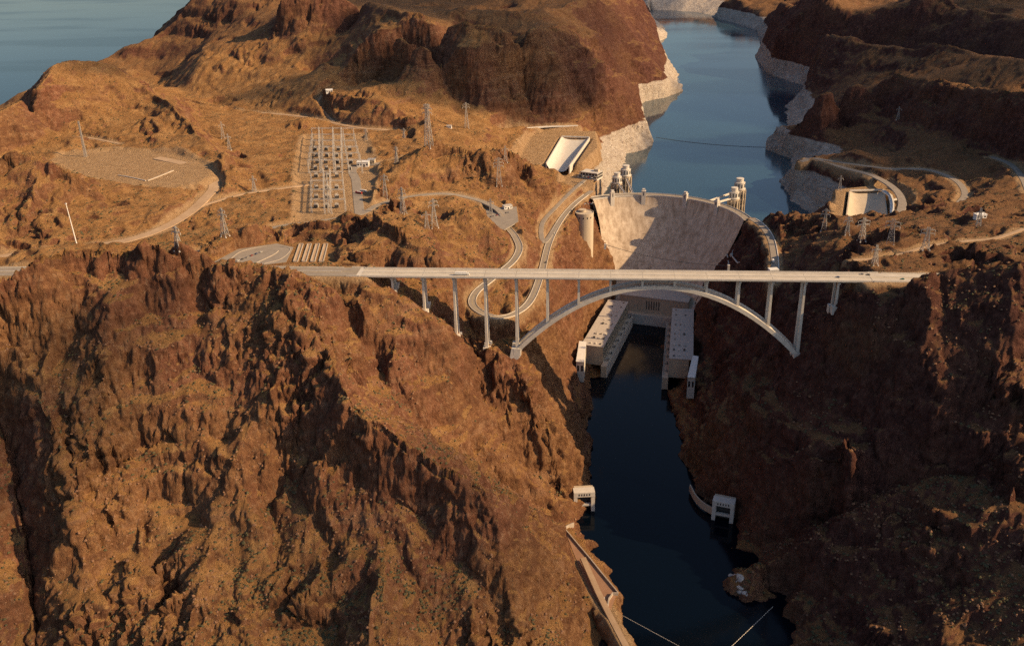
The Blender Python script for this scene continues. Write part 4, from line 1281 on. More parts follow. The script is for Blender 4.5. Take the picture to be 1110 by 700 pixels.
cbx(MB(), 1, Lc - 1, -14.7, -14.02, -26, -1).build('river_parapet', M_PALE, cb)

# valve houses on both banks
def box_house(name, corners, zt, hgt, label, cat, wall, roof, win=3):
    P = [at(*c, zt)[:2] for c in corners]
    o0 = sum(P) / len(P)
    t = thing(name, (o0[0], o0[1], zt - hgt), label, cat)
    Q = [(p - o0) for p in P]
    MB().prism([tuple(q) for q in Q], -8, hgt - .8).build('wall', wall, t)
    MB().prism([tuple(q * 1.05) for q in Q], hgt - .79, hgt).build('roof', roof, t)
    a, b_ = Q[0], Q[1]
    e = (b_ - a); le = np.linalg.norm(e); e = e / le; nn = np.array((e[1], -e[0]))
    if nn @ (a + b_) < 0: nn = -nn
    for k in range(win):
        c = a + e * le * (k + .5) / win + nn * .06
        MB().cbox((c[0], c[1], hgt * .55), (le / win * .5, .2, hgt * .35), math.atan2(e[1], e[0])).build('window', M_GLASS, t)
    return t
box_house('valve_house', [(624.6, 391), (633.2, 391.5), (635.4, 370.6), (628, 370)], 62, 26, 'narrow white roofed valve house against the left canyon wall', 'valve house', M_PALE, M_WHITE, 2)
box_house('valve_house', [(745.5, 408), (753.5, 408.5), (757, 386.5), (751, 385.5)], 60, 26, 'narrow white roofed valve house against the right canyon wall', 'valve house', M_PALE, M_WHITE, 2)

# tunnel outlet portals at the water
def portal(px, py, rz, label):
    p = at(px, py, 1.0)
    t = thing('tunnel_portal', (p[0], p[1], 0), label, 'tunnel portal', 'outlet portals at the waterline', rz)
    w = 11.5
    t.scale = (.9, .9, .9)
    for sx in (-1, 1): MB().box(sx * w - 2.4, sx * w + 2.4, -3, 9, -6, 23).build('pier', M_PALE, t)
    l_ = MB().box(-w - 2.4, w + 2.4, -3.4, 9, 23.01, 30).build('lintel', M_PALE, t)
    for k in range(5): MB().box(-7.6 + k * 3.4, -6 + k * 3.4, -3.6, -3.41, 25, 28).build('slot', M_DARK, l_)
    MB().box(-w + 2.41, w - 2.41, -2, 2, 8, 11).build('crossbeam', M_PALE, t)
    MB().box(-w + 2.42, w - 2.42, 6, 8.9, -6, 22.9).build('tunnel_mouth', M_DARK, t)
    MB().box(-w - 2, w + 2, 9.01, 16, -6, 28).build('backing', M_TAN, t)
    return t
portal(633, 552, math.radians(8), 'pale concrete outlet portal at the foot of the left canyon wall')
portal(783, 563, math.radians(-16), 'pale concrete outlet portal at the foot of the right canyon wall')
# ------------------------------------------------------------------ transmission towers
def lattice_tower(name, p, H_, wb, wt, arms, label, group=None, mat=M_STEEL, th=.5, rz=0.0, cat='pylon'):
    t = thing(name, (p[0], p[1], p[2] - .6), label, cat, group, rz)
    nlev = max(5, int(H_ / (wb * 1.05)))
    def cor(f, sx, sy):
        w = wb + (wt - wb) * min(1, f / .8)
        return (sx * w / 2, sy * w / 2, H_ * f)
    C4 = ((-1, -1), (1, -1), (1, 1), (-1, 1))
    for sx, sy in C4:
        lg = MB(); lg.bar(cor(0, sx, sy), cor(.8, sx, sy), th, th, th * .8, th * .8); lg.bar(cor(.8, sx, sy), cor(1, sx, sy), th * .8)
        lg.build('leg', mat, t)
        MB().cbox((sx * wb / 2, sy * wb / 2, .2), (1.6, 1.6, 1.4)).build('footing', M_PALE, t)
    br = MB()
    fs = [(k / nlev) ** .85 for k in range(nlev + 1)]
    for k in range(nlev):
        for i in range(4):
            a, b_ = C4[i], C4[(i + 1) % 4]
            br.bar(cor(fs[k], *a), cor(fs[k + 1], *b_), th * .45)
            br.bar(cor(fs[k], *b_), cor(fs[k + 1], *a), th * .45)
            br.bar(cor(fs[k + 1], *a), cor(fs[k + 1], *b_), th * .45)
    br.build('bracing', mat, t)
    for f, L_ in arms:
        ar = MB()
        for s in (-1, 1):
            for sy in (-1, 1):
                ar.bar(cor(f, s, sy), (s * L_, 0, H_ * f + .4), th * .5)
                ar.bar(cor(min(1, f + .05), s, sy), (s * L_, 0, H_ * f + .4), th * .5)
        ao = ar.build('crossarm', mat, t)
        for s in (-1, 1):
            MB().lathe([(.12, -3.2), (.3, -2.8), (.3, -.4), (.1, 0)], (s * L_, 0, H_ * f + .3), 6).build('insulator', M_PALE, ao)
    return t
TOWERS = [
    # px, py base, height m, base width, top width, arms, label
    (465, 160, 72, 11, 4.5, [(.80, 9), (.90, 9), (.985, 6)], 'tallest broad lattice pylon on the rocky hill beyond the switchyard', .8),
    (506, 139, 52, 8, 2.2, [(.82, 7), (.93, 6)], 'faint lattice pylon on the hillside right of the tallest pylon'),
    (397, 152, 22, 4.5, 1.6, [(.8, 4), (.93, 3)], 'small lattice pylon just beyond the top corner of the switchyard'),
    (438, 150, 19, 4, 1.5, [(.85, 3.5)], 'very small lattice pylon between the switchyard and the tallest pylon'),
    (430, 176, 27, 5, 1.4, [(.78, 4), (.92, 3)], 'slim lattice pylon beside the white switchyard building'),
    (418, 215, 38, 7, 1.6, [(.78, 6), (.9, 5)], 'lattice pylon on the slope nearest the parked buses'),
    (437, 232, 40, 7.5, 1.7, [(.76, 6.5), (.9, 5)], 'lattice pylon behind the big rocky knob, second from the buses'),
    (471, 246, 40, 9, 1.8, [(.76, 7), (.9, 5.5)], 'wide lattice pylon on the right shoulder of the rocky knob'),
    (463, 249, 26, 7, 1.8, [(.8, 6)], 'short lattice pylon just left of the wide one on the rocky knob'),
    (541, 201, 46, 9, 2.2, [(.7, 8), (.82, 8), (.94, 6)], 'broad lattice pylon on the red hill left of the dam'),
    (548, 176, 28, 6, 1.8, [(.8, 5)], 'smaller lattice pylon standing behind the broad pylon on the red hill'),
    (532, 232, 24, 5, 1.6, [(.8, 4.5)], 'small lattice pylon just above the car park by the hairpin road'),
    (194, 271, 28, 6.5, 1.6, [(.75, 6), (.9, 4.5)], 'lattice pylon beside the highway at the left end of the plateau'),
    (244, 256, 38, 7.5, 1.7, [(.76, 6.5), (.9, 5)], 'lattice pylon on the plateau between the dirt track and the car park'),
    (276, 208, 26, 6, 1.6, [(.78, 5)], 'faint lattice pylon left of the switchyard at the foot of the hill'),
    (242, 150, 32, 6, 1.6, [(.8, 5)], 'lattice pylon on the sunlit ridge behind the gravel lot'),
    (249, 163, 30, 6, 1.6, [(.8, 5)], 'second lattice pylon on the sunlit ridge, nearer than its twin'),
    (893, 250, 34, 7.5, 1.8, [(.74, 6.5), (.9, 5)], 'lattice pylon on the dark rim right of the dam, nearest the canyon'),
    (918, 254, 26, 6, 1.8, [(.74, 6), (.9, 4.5)], 'lattice pylon second from the canyon on the right rim'),
    (934, 261, 32, 7.5, 2.4, [(.70, 8), (.85, 8)], 'lattice pylon third from the canyon on the right rim'),
    (965, 264, 32, 9, 3.4, [(.72, 8.5), (.88, 8.5)], 'broad shouldered lattice pylon in front of the white spillway bridge'),
    (1003, 270, 28, 8, 3, [(.72, 8), (.88, 8)], 'broad lattice pylon right of the spillway on the grassy rise'),
    (948, 287, 25, 6, 1.8, [(.76, 5.5)], 'lattice pylon standing closest to the right end of the bridge'),
    (910, 206, 26, 5, 1.6, [(.8, 4.5)], 'lattice pylon at the lake end of the right spillway'),
    (973, 130, 28, 5.5, 1.8, [(.8, 5)], 'far lattice pylon on the sunlit spur of the right shore'),
    (1060, 246, 26, 6, 1.8, [(.78, 5)], 'lattice pylon farthest right on the plateau'),
]
for T in TOWERS:
    p = hit(T[0], T[1])
    lattice_tower('lattice_pylon', p, T[2], T[3], T[4], T[5], T[6], 'power line pylons', th=(T[7] if len(T) > 7 else .55), rz=math.radians((T[0] * 7) % 50 - 25))
p = hit(93, 170)
lattice_tower('radio_mast', p, 62, 3.6, 1.8, [], 'tall thin lattice radio mast at the edge of the gravel lot', th=.5, cat='mast')
p = hit(83, 264)
t = thing('pole_mast', (p[0], p[1], p[2] - .5), 'slender white pole mast standing alone on the left plateau', 'mast', None)
t.rotation_euler = (0, math.radians(-2.5), 0)
MB().tube([(0, 0, 0), (0, 0, 26), (0, 0, 52)], [.75, .6, .4], 10).build('pole', M_WHITE, t)
MB().cbox((0, 0, .5), (3, 3, 1.4)).build('footing', M_PALE, t)
MB().cbox((0, 0, 52.6), (1.6, 1.6, 1.2)).build('antenna_head', M_WHITE, t)

# ------------------------------------------------------------------ switchyard gantries
def gantry(pl, pr, H_, nposts, label, group):
    pl = np.array(pl); pr = np.array(pr)
    t = thing('switchyard_gantry', (pl[0], pl[1], 262.1), label, 'gantry', group)
    e = pr[:2] - pl[:2]
    for k in range(nposts):
        q = e * k / (nposts - 1)
        po = MB()
        for sx, sy in ((-.8, -.8), (.8, -.8), (.8, .8), (-.8, .8)):
            po.bar((q[0] + sx * 1.2, q[1] + sy * 1.2, 0), (q[0] + sx * .55, q[1] + sy * .55, H_), .34)
        for j in range(6):
            z0, z1 = H_ * j / 6, H_ * (j + 1) / 6
            po.bar((q[0] - .8, q[1] - .8, z0), (q[0] + .8, q[1] - .8, z1), .2); po.bar((q[0] + .8, q[1] + .8, z0), (q[0] - .8, q[1] + .8, z1), .2)
        po.build('post', M_PALE, t)
    L_ = np.linalg.norm(e); u = e / L_; n_ = np.array((-u[1], u[0]))
    bm_ = MB()
    for dz in (-1.0, .4):
        for s in (-.6, .6):
            bm_.bar((n_[0] * s, n_[1] * s, H_ + dz), (e[0] + n_[0] * s, e[1] + n_[1] * s, H_ + dz), .28)
    nd = int(L_ / 2.5)
    for j in range(nd):
        a, b_ = e * j / nd, e * (j + 1) / nd
        for s in (-.6, .6):
            bm_.bar((a[0] + n_[0] * s, a[1] + n_[1] * s, H_ - 1), (b_[0] + n_[0] * s, b_[1] + n_[1] * s, H_ + .4), .16)
    bm_.build('beam', M_PALE, t)
    return t
rows_u = [(152, 339, 384), (159, 338.5, 385.5), (166, 338, 387), (173, 337, 389), (180, 336, 391), (188, 335, 393)]
names_u = ['farthest', 'second farthest', 'third farthest', 'fourth farthest', 'fifth farthest', 'nearest']
for (py, xa, xb), nm in zip(rows_u, names_u):
    gantry(at(xa, py, 262), at(xb, py, 262), 23, 5, '%s steel gantry of the upper switchyard block' % nm, 'gantries of the upper switchyard block')
rows_l = [(200, 338, 372), (210, 338, 373), (220, 338, 374), (231, 338, 375)]
names_l = ['farthest', 'second farthest', 'third farthest', 'nearest']
for (py, xa, xb), nm in zip(rows_l, names_l):
    gantry(at(xa, py, 262), at(xb, py, 262), 21, 3, '%s steel gantry of the lower switchyard block' % nm, 'gantries of the lower switchyard block')
for xpx, (ya, yb), nm in ((347, (152, 188), 'left'), (362, (152, 188), 'middle'), (371, (152, 188), 'right')):
    a, b_ = at(xpx, ya, 262), at(xpx + .5, yb, 262)
    gantry(b_, a, 25, 6, 'long lengthwise gantry on the %s of the upper switchyard block' % nm, 'lengthwise gantries of the switchyard')
for xpx, (ya, yb), nm in ((352, (198, 232), 'left'), (359, (198, 232), 'right')):
    a, b_ = at(xpx, ya, 262), at(xpx + .5, yb, 262)
    gantry(b_, a, 23, 4, 'long lengthwise gantry on the %s of the lower switchyard block' % nm, 'lengthwise gantries of the switchyard')
k = 0
for py in (163, 170, 177, 184, 192, 205, 215, 225):
    for px in (343, 354, 366) + ((380,) if py < 190 else ()):
        p = at(px + (k % 3 - 1) * .8, py, 262)
        o = copy_tree(tproto); o.location = (p[0], p[1], 262.12); o.rotation_euler = (0, 0, .1 * (k % 5)); o.scale = (1.5, 1.5, 1.5)
        o['label'] = 'grey transformer standing among the switchyard gantries'; o['group'] = 'transformers in the switchyard'; k += 1

# ------------------------------------------------------------------ buildings
def house(name, p, sx, sy, h, rz, label, wall, roof, win=3, gable=False, cat='building'):
    t = thing(name, (p[0], p[1], p[2] - .3), label, cat, None, rz)
    MB().box(-sx / 2, sx / 2, -sy / 2, sy / 2, -3, h).build('wall', wall, t)
    if gable:
        MB().add([(-sx / 2 - .6, -sy / 2 - .6, h), (sx / 2 + .6, -sy / 2 - .6, h), (sx / 2 + .6, sy / 2 + .6, h), (-sx / 2 - .6, sy / 2 + .6, h), (-sx / 2 - .6, 0, h + sy * .28), (sx / 2 + .6, 0, h + sy * .28)],
                 [(0, 1, 5, 4), (2, 3, 4, 5), (0, 4, 3), (1, 2, 5), (0, 3, 2, 1)]).build('roof', roof, t)
    else:
        MB().box(-sx / 2 - .5, sx / 2 + .5, -sy / 2 - .5, sy / 2 + .5, h + .003, h + .9).build('roof', roof, t)
    for k in range(win):
        x = -sx / 2 + sx * (k + .5) / win
        w_ = sx / win * .28
        if k == win // 2:
            MB().box(x - w_, x + w_, -sy / 2 - .12, -sy / 2 + .05, .3, h * .62).build('door', M_DARK, t)
        else:
            MB().box(x - w_, x + w_, -sy / 2 - .12, -sy / 2 + .05, h * .35, h * .72).build('window', M_GLASS, t)
    return t
house('control_building', at(394, 180, 262), 20, 13, 8, .05, 'small white control building at the right edge of the switchyard', M_WHITE, M_WHITE, 4)
house('control_building', at(403, 177, 262), 12, 12, 7, .05, 'low tan annex right of the white switchyard control building', M_TAN, M_STEEL, 3)
house('hut', hit(357, 100), 14, 8, 5, .3, 'tiny pale hut on the sunlit saddle above the switchyard', M_WHITE, M_WHITE, 3, True, 'hut')
house('hut', hit(487, 139), 10, 7, 5, 0, 'tiny pale hut on the ridge near the tallest pylon', M_WHITE, M_ROOF, 3, False, 'hut')
house('hut', at(550, 226, 240), 13, 8, 5, .5, 'small pale building by the car park above the hairpin road', M_WHITE, M_ROOF, 3, False, 'hut')
house('gatehouse', at(838, 296, 186), 12, 9, 6, .2, 'small white house beside the shelf road right of the dam', M_WHITE, M_WHITE, 3, False, 'hut')
house('hut', hit(1062, 236), 14, 8, 5, .2, 'pale low building on the right plateau beyond the grass', M_WHITE, M_WHITE, 3, False, 'hut')

# parking garage beside the dam
g = at(640, 192, 188)
t = thing('parking_garage', (g[0], g[1], 188), 'layered parking garage built into the rock left of the dam crest', 'garage', None, math.radians(-25))
for k in range(3):
    MB().box(-22 + k * 3, 20, -13, 14, k * 5.2 - 2 * (k == 0), k * 5.2 + .7).build('floor_slab', M_PALE, t)
    if k < 2:
        for i in range(7):
            x = -20 + k * 3 + i * 6.3
            MB().box(x - .4, x + .4, -12.6, -11.8, k * 5.2 + .7, k * 5.2 + 5.2).build('column', M_PALE, t)
        MB().box(-19 + k * 3, 19, -10.5, 13.5, k * 5.2 + .71, k * 5.2 + 5.19).build('back_wall', M_DARK, t)
MB().box(-16, 20, -13.3, -13.01, 11.1, 12.4).build('parapet', M_PALE, t)
MB().box(6, 15, 2, 10, 11.11, 15.5).build('stair_tower', M_TAN, t)
# round visitor centre
vx = at(633.5, 229, 190)
t = thing('visitor_centre', (vx[0], vx[1], 149), 'round pale visitor centre drum on the cliff edge left of the dam', 'visitor centre')
MB().lathe([(15.5, -40), (15.5, 40), (14.9, 40), (14.9, 39), (0.3, 39)], n=36).build('drum', M_TAN, t)
MB().lathe([(5.5, 39.1), (5.5, 42.5), (6.2, 42.5), (6.2, 43), (.3, 43)], (-3, 4, 0), 28).build('rooftop_pavilion', M_TAN, t)
for k in range(5):
    a = math.radians(215 + k * 25)
    MB().cbox((15.5 * math.cos(a), 15.5 * math.sin(a), 33), (.4, 1.6, 3), a).build('window', M_GLASS, t)

# ------------------------------------------------------------------ spillways
def trough(name, near_l, near_r, far_l, far_r, floor_drop, label, z, wh=16, mt=None):
    A, B, D, E_ = at(*near_l, z), at(*near_r, z), at(*far_l, z), at(*far_r, z)
    o = (A + B + D + E_) / 4
    t = thing(name, (o[0], o[1], z), label, 'spillway')
    n = 12
    fl, wl, wr = [], [], []
    for i in range(n + 1):
        f = i / n
        a = A + (D - A) * f - o; b_ = B + (E_ - B) * f - o
        dz = -floor_drop * math.sin(math.pi * min(1, .12 + .5 * (1 - f))) if floor_drop > 0 else 0
        row = []
        for q in range(9):
            s = q / 8
            p = a + (b_ - a) * s
            row.append((p[0], p[1], 1.5 + dz * (1 - (2 * s - 1) ** 4)))
        fl.append(row)
    MB().grid(fl).build('channel', mt or M_PALE, t, smooth=True)
    for a, b_ in ((A, D), (B, E_)):
        mb = MB(); mb.bar((a[0] - o[0], a[1] - o[1], 2 - wh / 2), (b_[0] - o[0], b_[1] - o[1], 2 - wh / 2), 2.0, wh); mb.build('side_wall', mt or M_PALE, t)
    mb = MB(); mb.bar((D[0] - o[0], D[1] - o[1], 2), (E_[0] - o[0], E_[1] - o[1], 2), 3, 2.5); mb.build('weir_crest', M_PALE, t)
    return t
trough('spillway', (592, 178), (617, 181), (609, 149), (639, 150), 14, 'bright pale concrete spillway channel above the left end of the dam', 206)
trough('spillway', (917, 238), (962, 240), (921, 208), (958, 207), 14, 'pale concrete spillway basin on the right plateau', 196, 8, M_TAN)
def dam_wall(): pass
a, b_, c_, d_ = [at(*p, 200) for p in ((958, 207), (965, 212), (967, 220), (967, 241))]
t = thing('spillway_bridge', (b_[0], b_[1], 200), 'white cranked bridge beside the right spillway basin', 'footbridge')
for p, q, nm in ((a, b_, 'span'), (b_, c_, 'span'), (c_, d_, 'span')):
    mb = MB(); mb.bar((p[0] - b_[0], p[1] - b_[1], 0), (q[0] - b_[0], q[1] - b_[1], 0), 6.5, 2.2); mb.build('span', M_WHITE, t)
for p in (a, c_, d_):
    mb = MB(); mb.bar((p[0] - b_[0], p[1] - b_[1], -12), (p[0] - b_[0], p[1] - b_[1], -1.2), 2.4); mb.build('pier', M_PALE, t)
a, b_ = at(966, 217, 200), at(977, 215, 200)
mb = MB(); mb.bar((a[0] - t.location[0], a[1] - t.location[1], -.2), (b_[0] - t.location[0], b_[1] - t.location[1], -.2), 4.5, 1.8); mb.build('side_span', M_WHITE, t)

# ------------------------------------------------------------------ stair ramps at the bridge car park
for k in range(4):
    x0 = 318 + k * 9.3
    a, b_, c_, d_ = [at(px, py, 264.3) for px, py in ((x0, 283.5), (x0 + 4.6, 283.5), (x0 + 10.6 - k * .4, 264.5), (x0 + 6.6 - k * .4, 264.5))]
    o = (a + b_ + c_ + d_) / 4
    nm = ('first', 'second', 'third', 'fourth')[k]
    t = thing('ramp_walk', (o[0], o[1], 264), '%s from the left of the four pale walled ramps beside the bridge car park' % nm, 'ramp', 'walled ramps by the bridge car park')
    MB().prism([(p[0] - o[0], p[1] - o[1]) for p in (a, b_, c_, d_)], -1, .3).build('walkway', M_DIRT, t)
    for p, q in ((a, b_), (b_, c_), (c_, d_), (d_, a)):
        mb = MB(); mb.bar((p[0] - o[0], p[1] - o[1], .4), (q[0] - o[0], q[1] - o[1], .4), 1.0, 1.6); mb.build('wall', M_KERB, t)
# kerb round the car park
pp = [at(*q, 264.3) for q in [(246, 284.5), (262, 272.5), (290, 267), (312, 268.5), (314, 272.5), (304, 281), (286, 286)]]
P = [np.array(q) for q in catmull(pp, 4)]
wall_along(P, 0, .5, .9, 'kerb_wall', M_KERB, 'white kerb looping round the car park left of the bridge', 'kerb')
P = [np.array(at(*q, 264.3)) for q in [(278, 285), (296, 276.5), (302, 272)]]
wall_along(catmull(P, 4), 0, .7, 1.0, 'kerb_wall', M_KERB, 'white divider strip in the middle of the car park left of the bridge', 'kerb')
P = [np.array(at(*q, 282.2)) for q in [(160, 196), (172, 191.5), (188, 185)]]
wall_along(catmull(P, 4), 0, 1.0, 1.6, 'low_wall', M_KERB, 'straight pale low wall at the right side of the gravel lot', 'wall')
P = [np.array(at(*q, 282.2)) for q in [(128, 190), (140, 192), (158, 196)]]
wall_along(catmull(P, 4), 0, .8, 1.2, 'low_wall', M_PALE, 'short pale low wall along the near edge of the gravel lot', 'wall')

# ------------------------------------------------------------------ boat ramp wall at the bottom
P = [np.array(at(px, py, 13)) for px, py in [(612, 573), (618, 580), (628, 592), (640, 606), (652, 621), (662, 633), (670, 642.5)]]
wall_along(P, 0, 1.3, 1.0, 'retaining_wall', M_KERB, 'long tan retaining wall along the water at the lower left bank', 'wall', base=-5)
P = [np.array(at(px, py, 14)) for px, py in [(670, 643), (664, 643), (660, 649), (658, 662)]]
wall_along(P, 0, 1.3, 1.2, 'retaining_wall', M_KERB, 'short tan retaining wall returning from the river to the bank', 'wall', base=-5)
P = [np.array(at(px, py, 14)) for px, py in [(610, 573), (616, 569.5), (622, 567)]]
wall_along(P, 0, 1.3, 1.2, 'retaining_wall', M_KERB, 'stubby tan wall closing the upper end of the river platform', 'wall', base=-5)
p = at(653.5, 651, 12)
t = thing('pump_box', (p[0], p[1], 12), 'tiny white box on the river platform', 'box')
MB().box(-1.6, 1.6, -1.6, 1.6, -.5, 3).build('cabinet', M_WHITE, t); MB().box(-1.9, 1.9, -1.9, 1.9, 3.01, 3.4).build('lid', M_WHITE, t)
# path wall by the right portal
P = [np.array(at(px, py, 10)) for px, py in [(748, 526), (754, 537), (762, 545), (772, 551)]]
wall_along(catmull(P, 4), 0, 1.5, 1.4, 'path_wall', M_TAN, 'curving pale path wall leading to the right outlet portal', 'wall', base=-8)

for pts, lab in (([(776, 246), (781, 256), (780, 266), (786, 273), (784, 281), (790, 289)], 'pale zigzag stairway down the rock right of the dam, nearest the dam'),
                 ([(784, 248), (790, 258), (797, 268), (793, 278), (801, 288)], 'pale zigzag stairway down the rock between the dam and the shelf road')):
    Q = [hit(*q) for q in pts]
    t = thing('stairway', tuple(Q[0]), lab, 'stairway')
    for a, b_ in zip(Q[:-1], Q[1:]):
        n_ = 6
        for k in range(n_):
            p0, p1 = a + (b_ - a) * k / n_, a + (b_ - a) * (k + 1) / n_
            g0, g1 = max(p0[2], ground(p0[0], p0[1])) + 1.6, max(p1[2], ground(p1[0], p1[1])) + 1.6
            MB().bar((p0[0] - Q[0][0], p0[1] - Q[0][1], g0 - Q[0][2]), (p1[0] - Q[0][0], p1[1] - Q[0][1], g1 - Q[0][2]), 1.6, 1.4).build('flight', M_PALE, t)
    for q in Q[1::2]:
        MB().cbox((q[0] - Q[0][0], q[1] - Q[0][1], ground(q[0], q[1]) - Q[0][2] + 1.5), (5, 4, 4.5)).build('landing_hut', M_PALE, t)
# ------------------------------------------------------------------ floating booms and cables
def boom(pa, pb, z, n, r, label, sag=0, name='float_boom', mat=M_PALE):
    a, b_ = at(*pa, z), at(*pb, z)
    t = thing(name, tuple(a), label, 'boom')
    d = b_ - a; s_ = np.array((-d[1], d[0], 0)) / np.linalg.norm(d[:2])
    pts = [d * k / n + s_ * sag * 4 * (k / n) * (1 - k / n) for k in range(n + 1)]
    MB().tube([tuple(p + np.array((0, 0, .1))) for p in pts], r * .35, 6).build('cable', M_DARK if mat is M_DARK else mat, t)
    for k in range(n):
        p = (pts[k] + pts[k + 1]) / 2; e = (pts[k + 1] - pts[k]) * .36
        MB().tube([tuple(p - e), tuple(p - e * .8), tuple(p + e * .8), tuple(p + e)], [r * .4, r, r, r * .4], 8).build('float', mat, t)
boom((666, 662), (742, 703), 0, 40, .24, 'floating boom running from the river platform across the lower river')
boom((838, 657), (790, 703), 0, 26, .28, 'floating boom running from the right bank across the lower river')
boom((711, 149), (834, 160), 125, 60, .8, 'dark line of floats strung across the lake', sag=-22, mat=M_DARK)
a, b_ = at(656, 265, 200), at(790, 288, 200)
t = thing('cableway', tuple(a), 'thin dark cable slung across the canyon in front of the dam', 'cable')
d = b_ - a
MB().tube([tuple(d * k / 40 + np.array((0, 0, -7 * 4 * (k / 40) * (1 - k / 40)))) for k in range(41)], .32, 6).build('cable', M_DARK, t)
for e_, nm in ((np.zeros(3), 'anchor'), (d, 'anchor')):
    MB().cbox((e_[0], e_[1], -3), (3, 3, 8)).build('anchor_post', M_PALE, t)

# boat wake on the open lake
P = [np.array(at(*q, 125.15)) for q in [(124, 62), (140, 54), (158, 46), (176, 40), (188, 37)]]
wk = MB(); P = catmull(P, 30); rows = []
for i, q in enumerate(P):
    w_ = 4 + 16 * (1 - i / len(P)); rows.append([(q[0], q[1] - w_, 125.15), (q[0], q[1] + w_, 125.15)])
wk.grid(rows); tag(wk.build('wake_foam', simple('foam', (.50, .56, .60), (.25, .33, .38), .03, .5)), kind='stuff')
# ------------------------------------------------------------------ vehicles
def wheels(t, xs, w, r=.5):
    for x in xs:
        for s in (-1, 1):
            o = MB().tube([(x, s * w - s * .28, r), (x, s * w, r)], r, 12).build('wheel', M_TYRE, t)
            MB().tube([(x, s * w + s * .005, r), (x, s * w + s * .03, r)], r * .55, 10).build('rim', M_STEEL, o)
def car(p, rz, mat, label, group=None, z=None):
    t = thing('parked_car' if group else 'car', (p[0], p[1], p[2]), label, 'car', group, rz)
    MB().add([(-2.2, -.9, .35), (2.2, -.9, .35), (2.2, .9, .35), (-2.2, .9, .35), (-2.25, -.9, .95), (2.2, -.9, .8), (2.2, .9, .8), (-2.25, .9, .95)],
             [(0, 3, 2, 1), (4, 5, 6, 7), (0, 1, 5, 4), (1, 2, 6, 5), (2, 3, 7, 6), (3, 0, 4, 7)]).build('body', mat, t, bevel=.12)
    MB().add([(-1.9, -.85, .93), (1.1, -.85, .86), (1.1, .85, .86), (-1.9, .85, .93), (-1.5, -.7, 1.5), (.35, -.7, 1.5), (.35, .7, 1.5), (-1.5, .7, 1.5)],
             [(0, 3, 2, 1), (4, 5, 6, 7), (0, 1, 5, 4), (1, 2, 6, 5), (2, 3, 7, 6), (3, 0, 4, 7)]).build('cabin_glass', M_GLASS, t)
    MB().box(-1.45, .3, -.68, .68, 1.503, 1.56).build('roof', mat, t)
    wheels(t, (-1.35, 1.35), .92, .34)
    return t
def truck(p, rz, mat, cab, label, L_=14.0):
    t = thing('lorry', tuple(p), label, 'lorry', None, rz)
    MB().box(-L_ / 2, L_ / 2 - 3.4, -1.25, 1.25, 1.1, 4.0).build('trailer', mat, t, bevel=.06)
    c = MB().add([(L_ / 2 - 3, -1.2, .6), (L_ / 2, -1.2, .6), (L_ / 2, 1.2, .6), (L_ / 2 - 3, 1.2, .6), (L_ / 2 - 3, -1.15, 3.3), (L_ / 2 - .9, -1.15, 3.3), (L_ / 2 - .9, 1.15, 3.3), (L_ / 2 - 3, 1.15, 3.3)],
                 [(0, 3, 2, 1), (4, 5, 6, 7), (0, 1, 5, 4), (1, 2, 6, 5), (2, 3, 7, 6), (3, 0, 4, 7)]).build('cab', cab, t, bevel=.08)
    MB().add([(L_ / 2 - .42, -1, 2.0), (L_ / 2 - .42, 1, 2.0), (L_ / 2 - .86, 1, 3.1), (L_ / 2 - .86, -1, 3.1), (L_ / 2 - .3, -1, 2.0), (L_ / 2 - .3, 1, 2.0), (L_ / 2 - .74, 1, 3.1), (L_ / 2 - .74, -1, 3.1)],
             [(0, 3, 2, 1), (4, 5, 6, 7), (0, 1, 5, 4), (1, 2, 6, 5), (2, 3, 7, 6), (3, 0, 4, 7)]).build('windscreen', M_GLASS, c)
    MB().box(-L_ / 2, L_ / 2 - 3, -.5, .5, .7, 1.09).build('chassis', M_DARK, t)
    wheels(t, (-L_ / 2 + 1.2, -L_ / 2 + 2.5, L_ / 2 - 4.6, L_ / 2 - 1.2), 1.26, .52)
    return t
def bus(p, rz, mat, label, L_=12.0):
    t = thing('bus', tuple(p), label, 'bus', None, rz)
    MB().box(-L_ / 2, L_ / 2, -1.27, 1.27, .45, 3.3).build('body', mat, t, bevel=.15)
    for s in (-1, 1):
        for k in range(7):
            x = -L_ / 2 + .8 + k * (L_ - 1.6) / 7
            MB().box(x, x + (L_ - 1.6) / 7 - .2, s * 1.28 - .02, s * 1.28 + .02, 1.7, 2.8).build('window', M_GLASS, t)
    MB().box(L_ / 2 + .003, L_ / 2 + .05, -1.05, 1.05, 1.5, 3.0).build('windscreen', M_GLASS, t)
    MB().box(-L_ / 2 + 2, L_ / 2 - 3, -.8, .8, 3.303, 3.6).build('roof_unit', M_WHITE, t)
    wheels(t, (-L_ / 2 + 2.6, L_ / 2 - 2.4), 1.29, .5)
    return t
def on_deck(px, py): 
    p = at(px, py, ZB + .02); return p
truck(on_deck(501, 298.2), 0, M_WHITE, M_WHITE, 'white articulated lorry driving across the left half of the bridge', 17)
car(on_deck(908, 300.8), math.pi, M_BLUE, 'dark blue car on the bridge near its right end')
car(on_deck(934, 297.6), math.pi, M_STEEL, 'grey car in the far lane at the right end of the bridge')
car(on_deck(941, 298.2), math.pi, M_DARK, 'black car following the grey one at the right end of the bridge')
p = at(978, 303.5, 273.4)
car((p[0], p[1], 273.9), math.pi, M_GREEN, 'teal car on the highway just right of the bridge')
bus(at(389, 210, 262.2), 2.7, M_RED, 'red bus parked on the switchyard road')
bus(at(394, 208, 262.2), 2.7, M_WHITE, 'white bus parked next to the red bus on the switchyard road')
p = at(313, 239.5, 263); car((p[0], p[1], 263.4), .1, M_DARK, 'dark car on the plateau road left of the rocky mound')
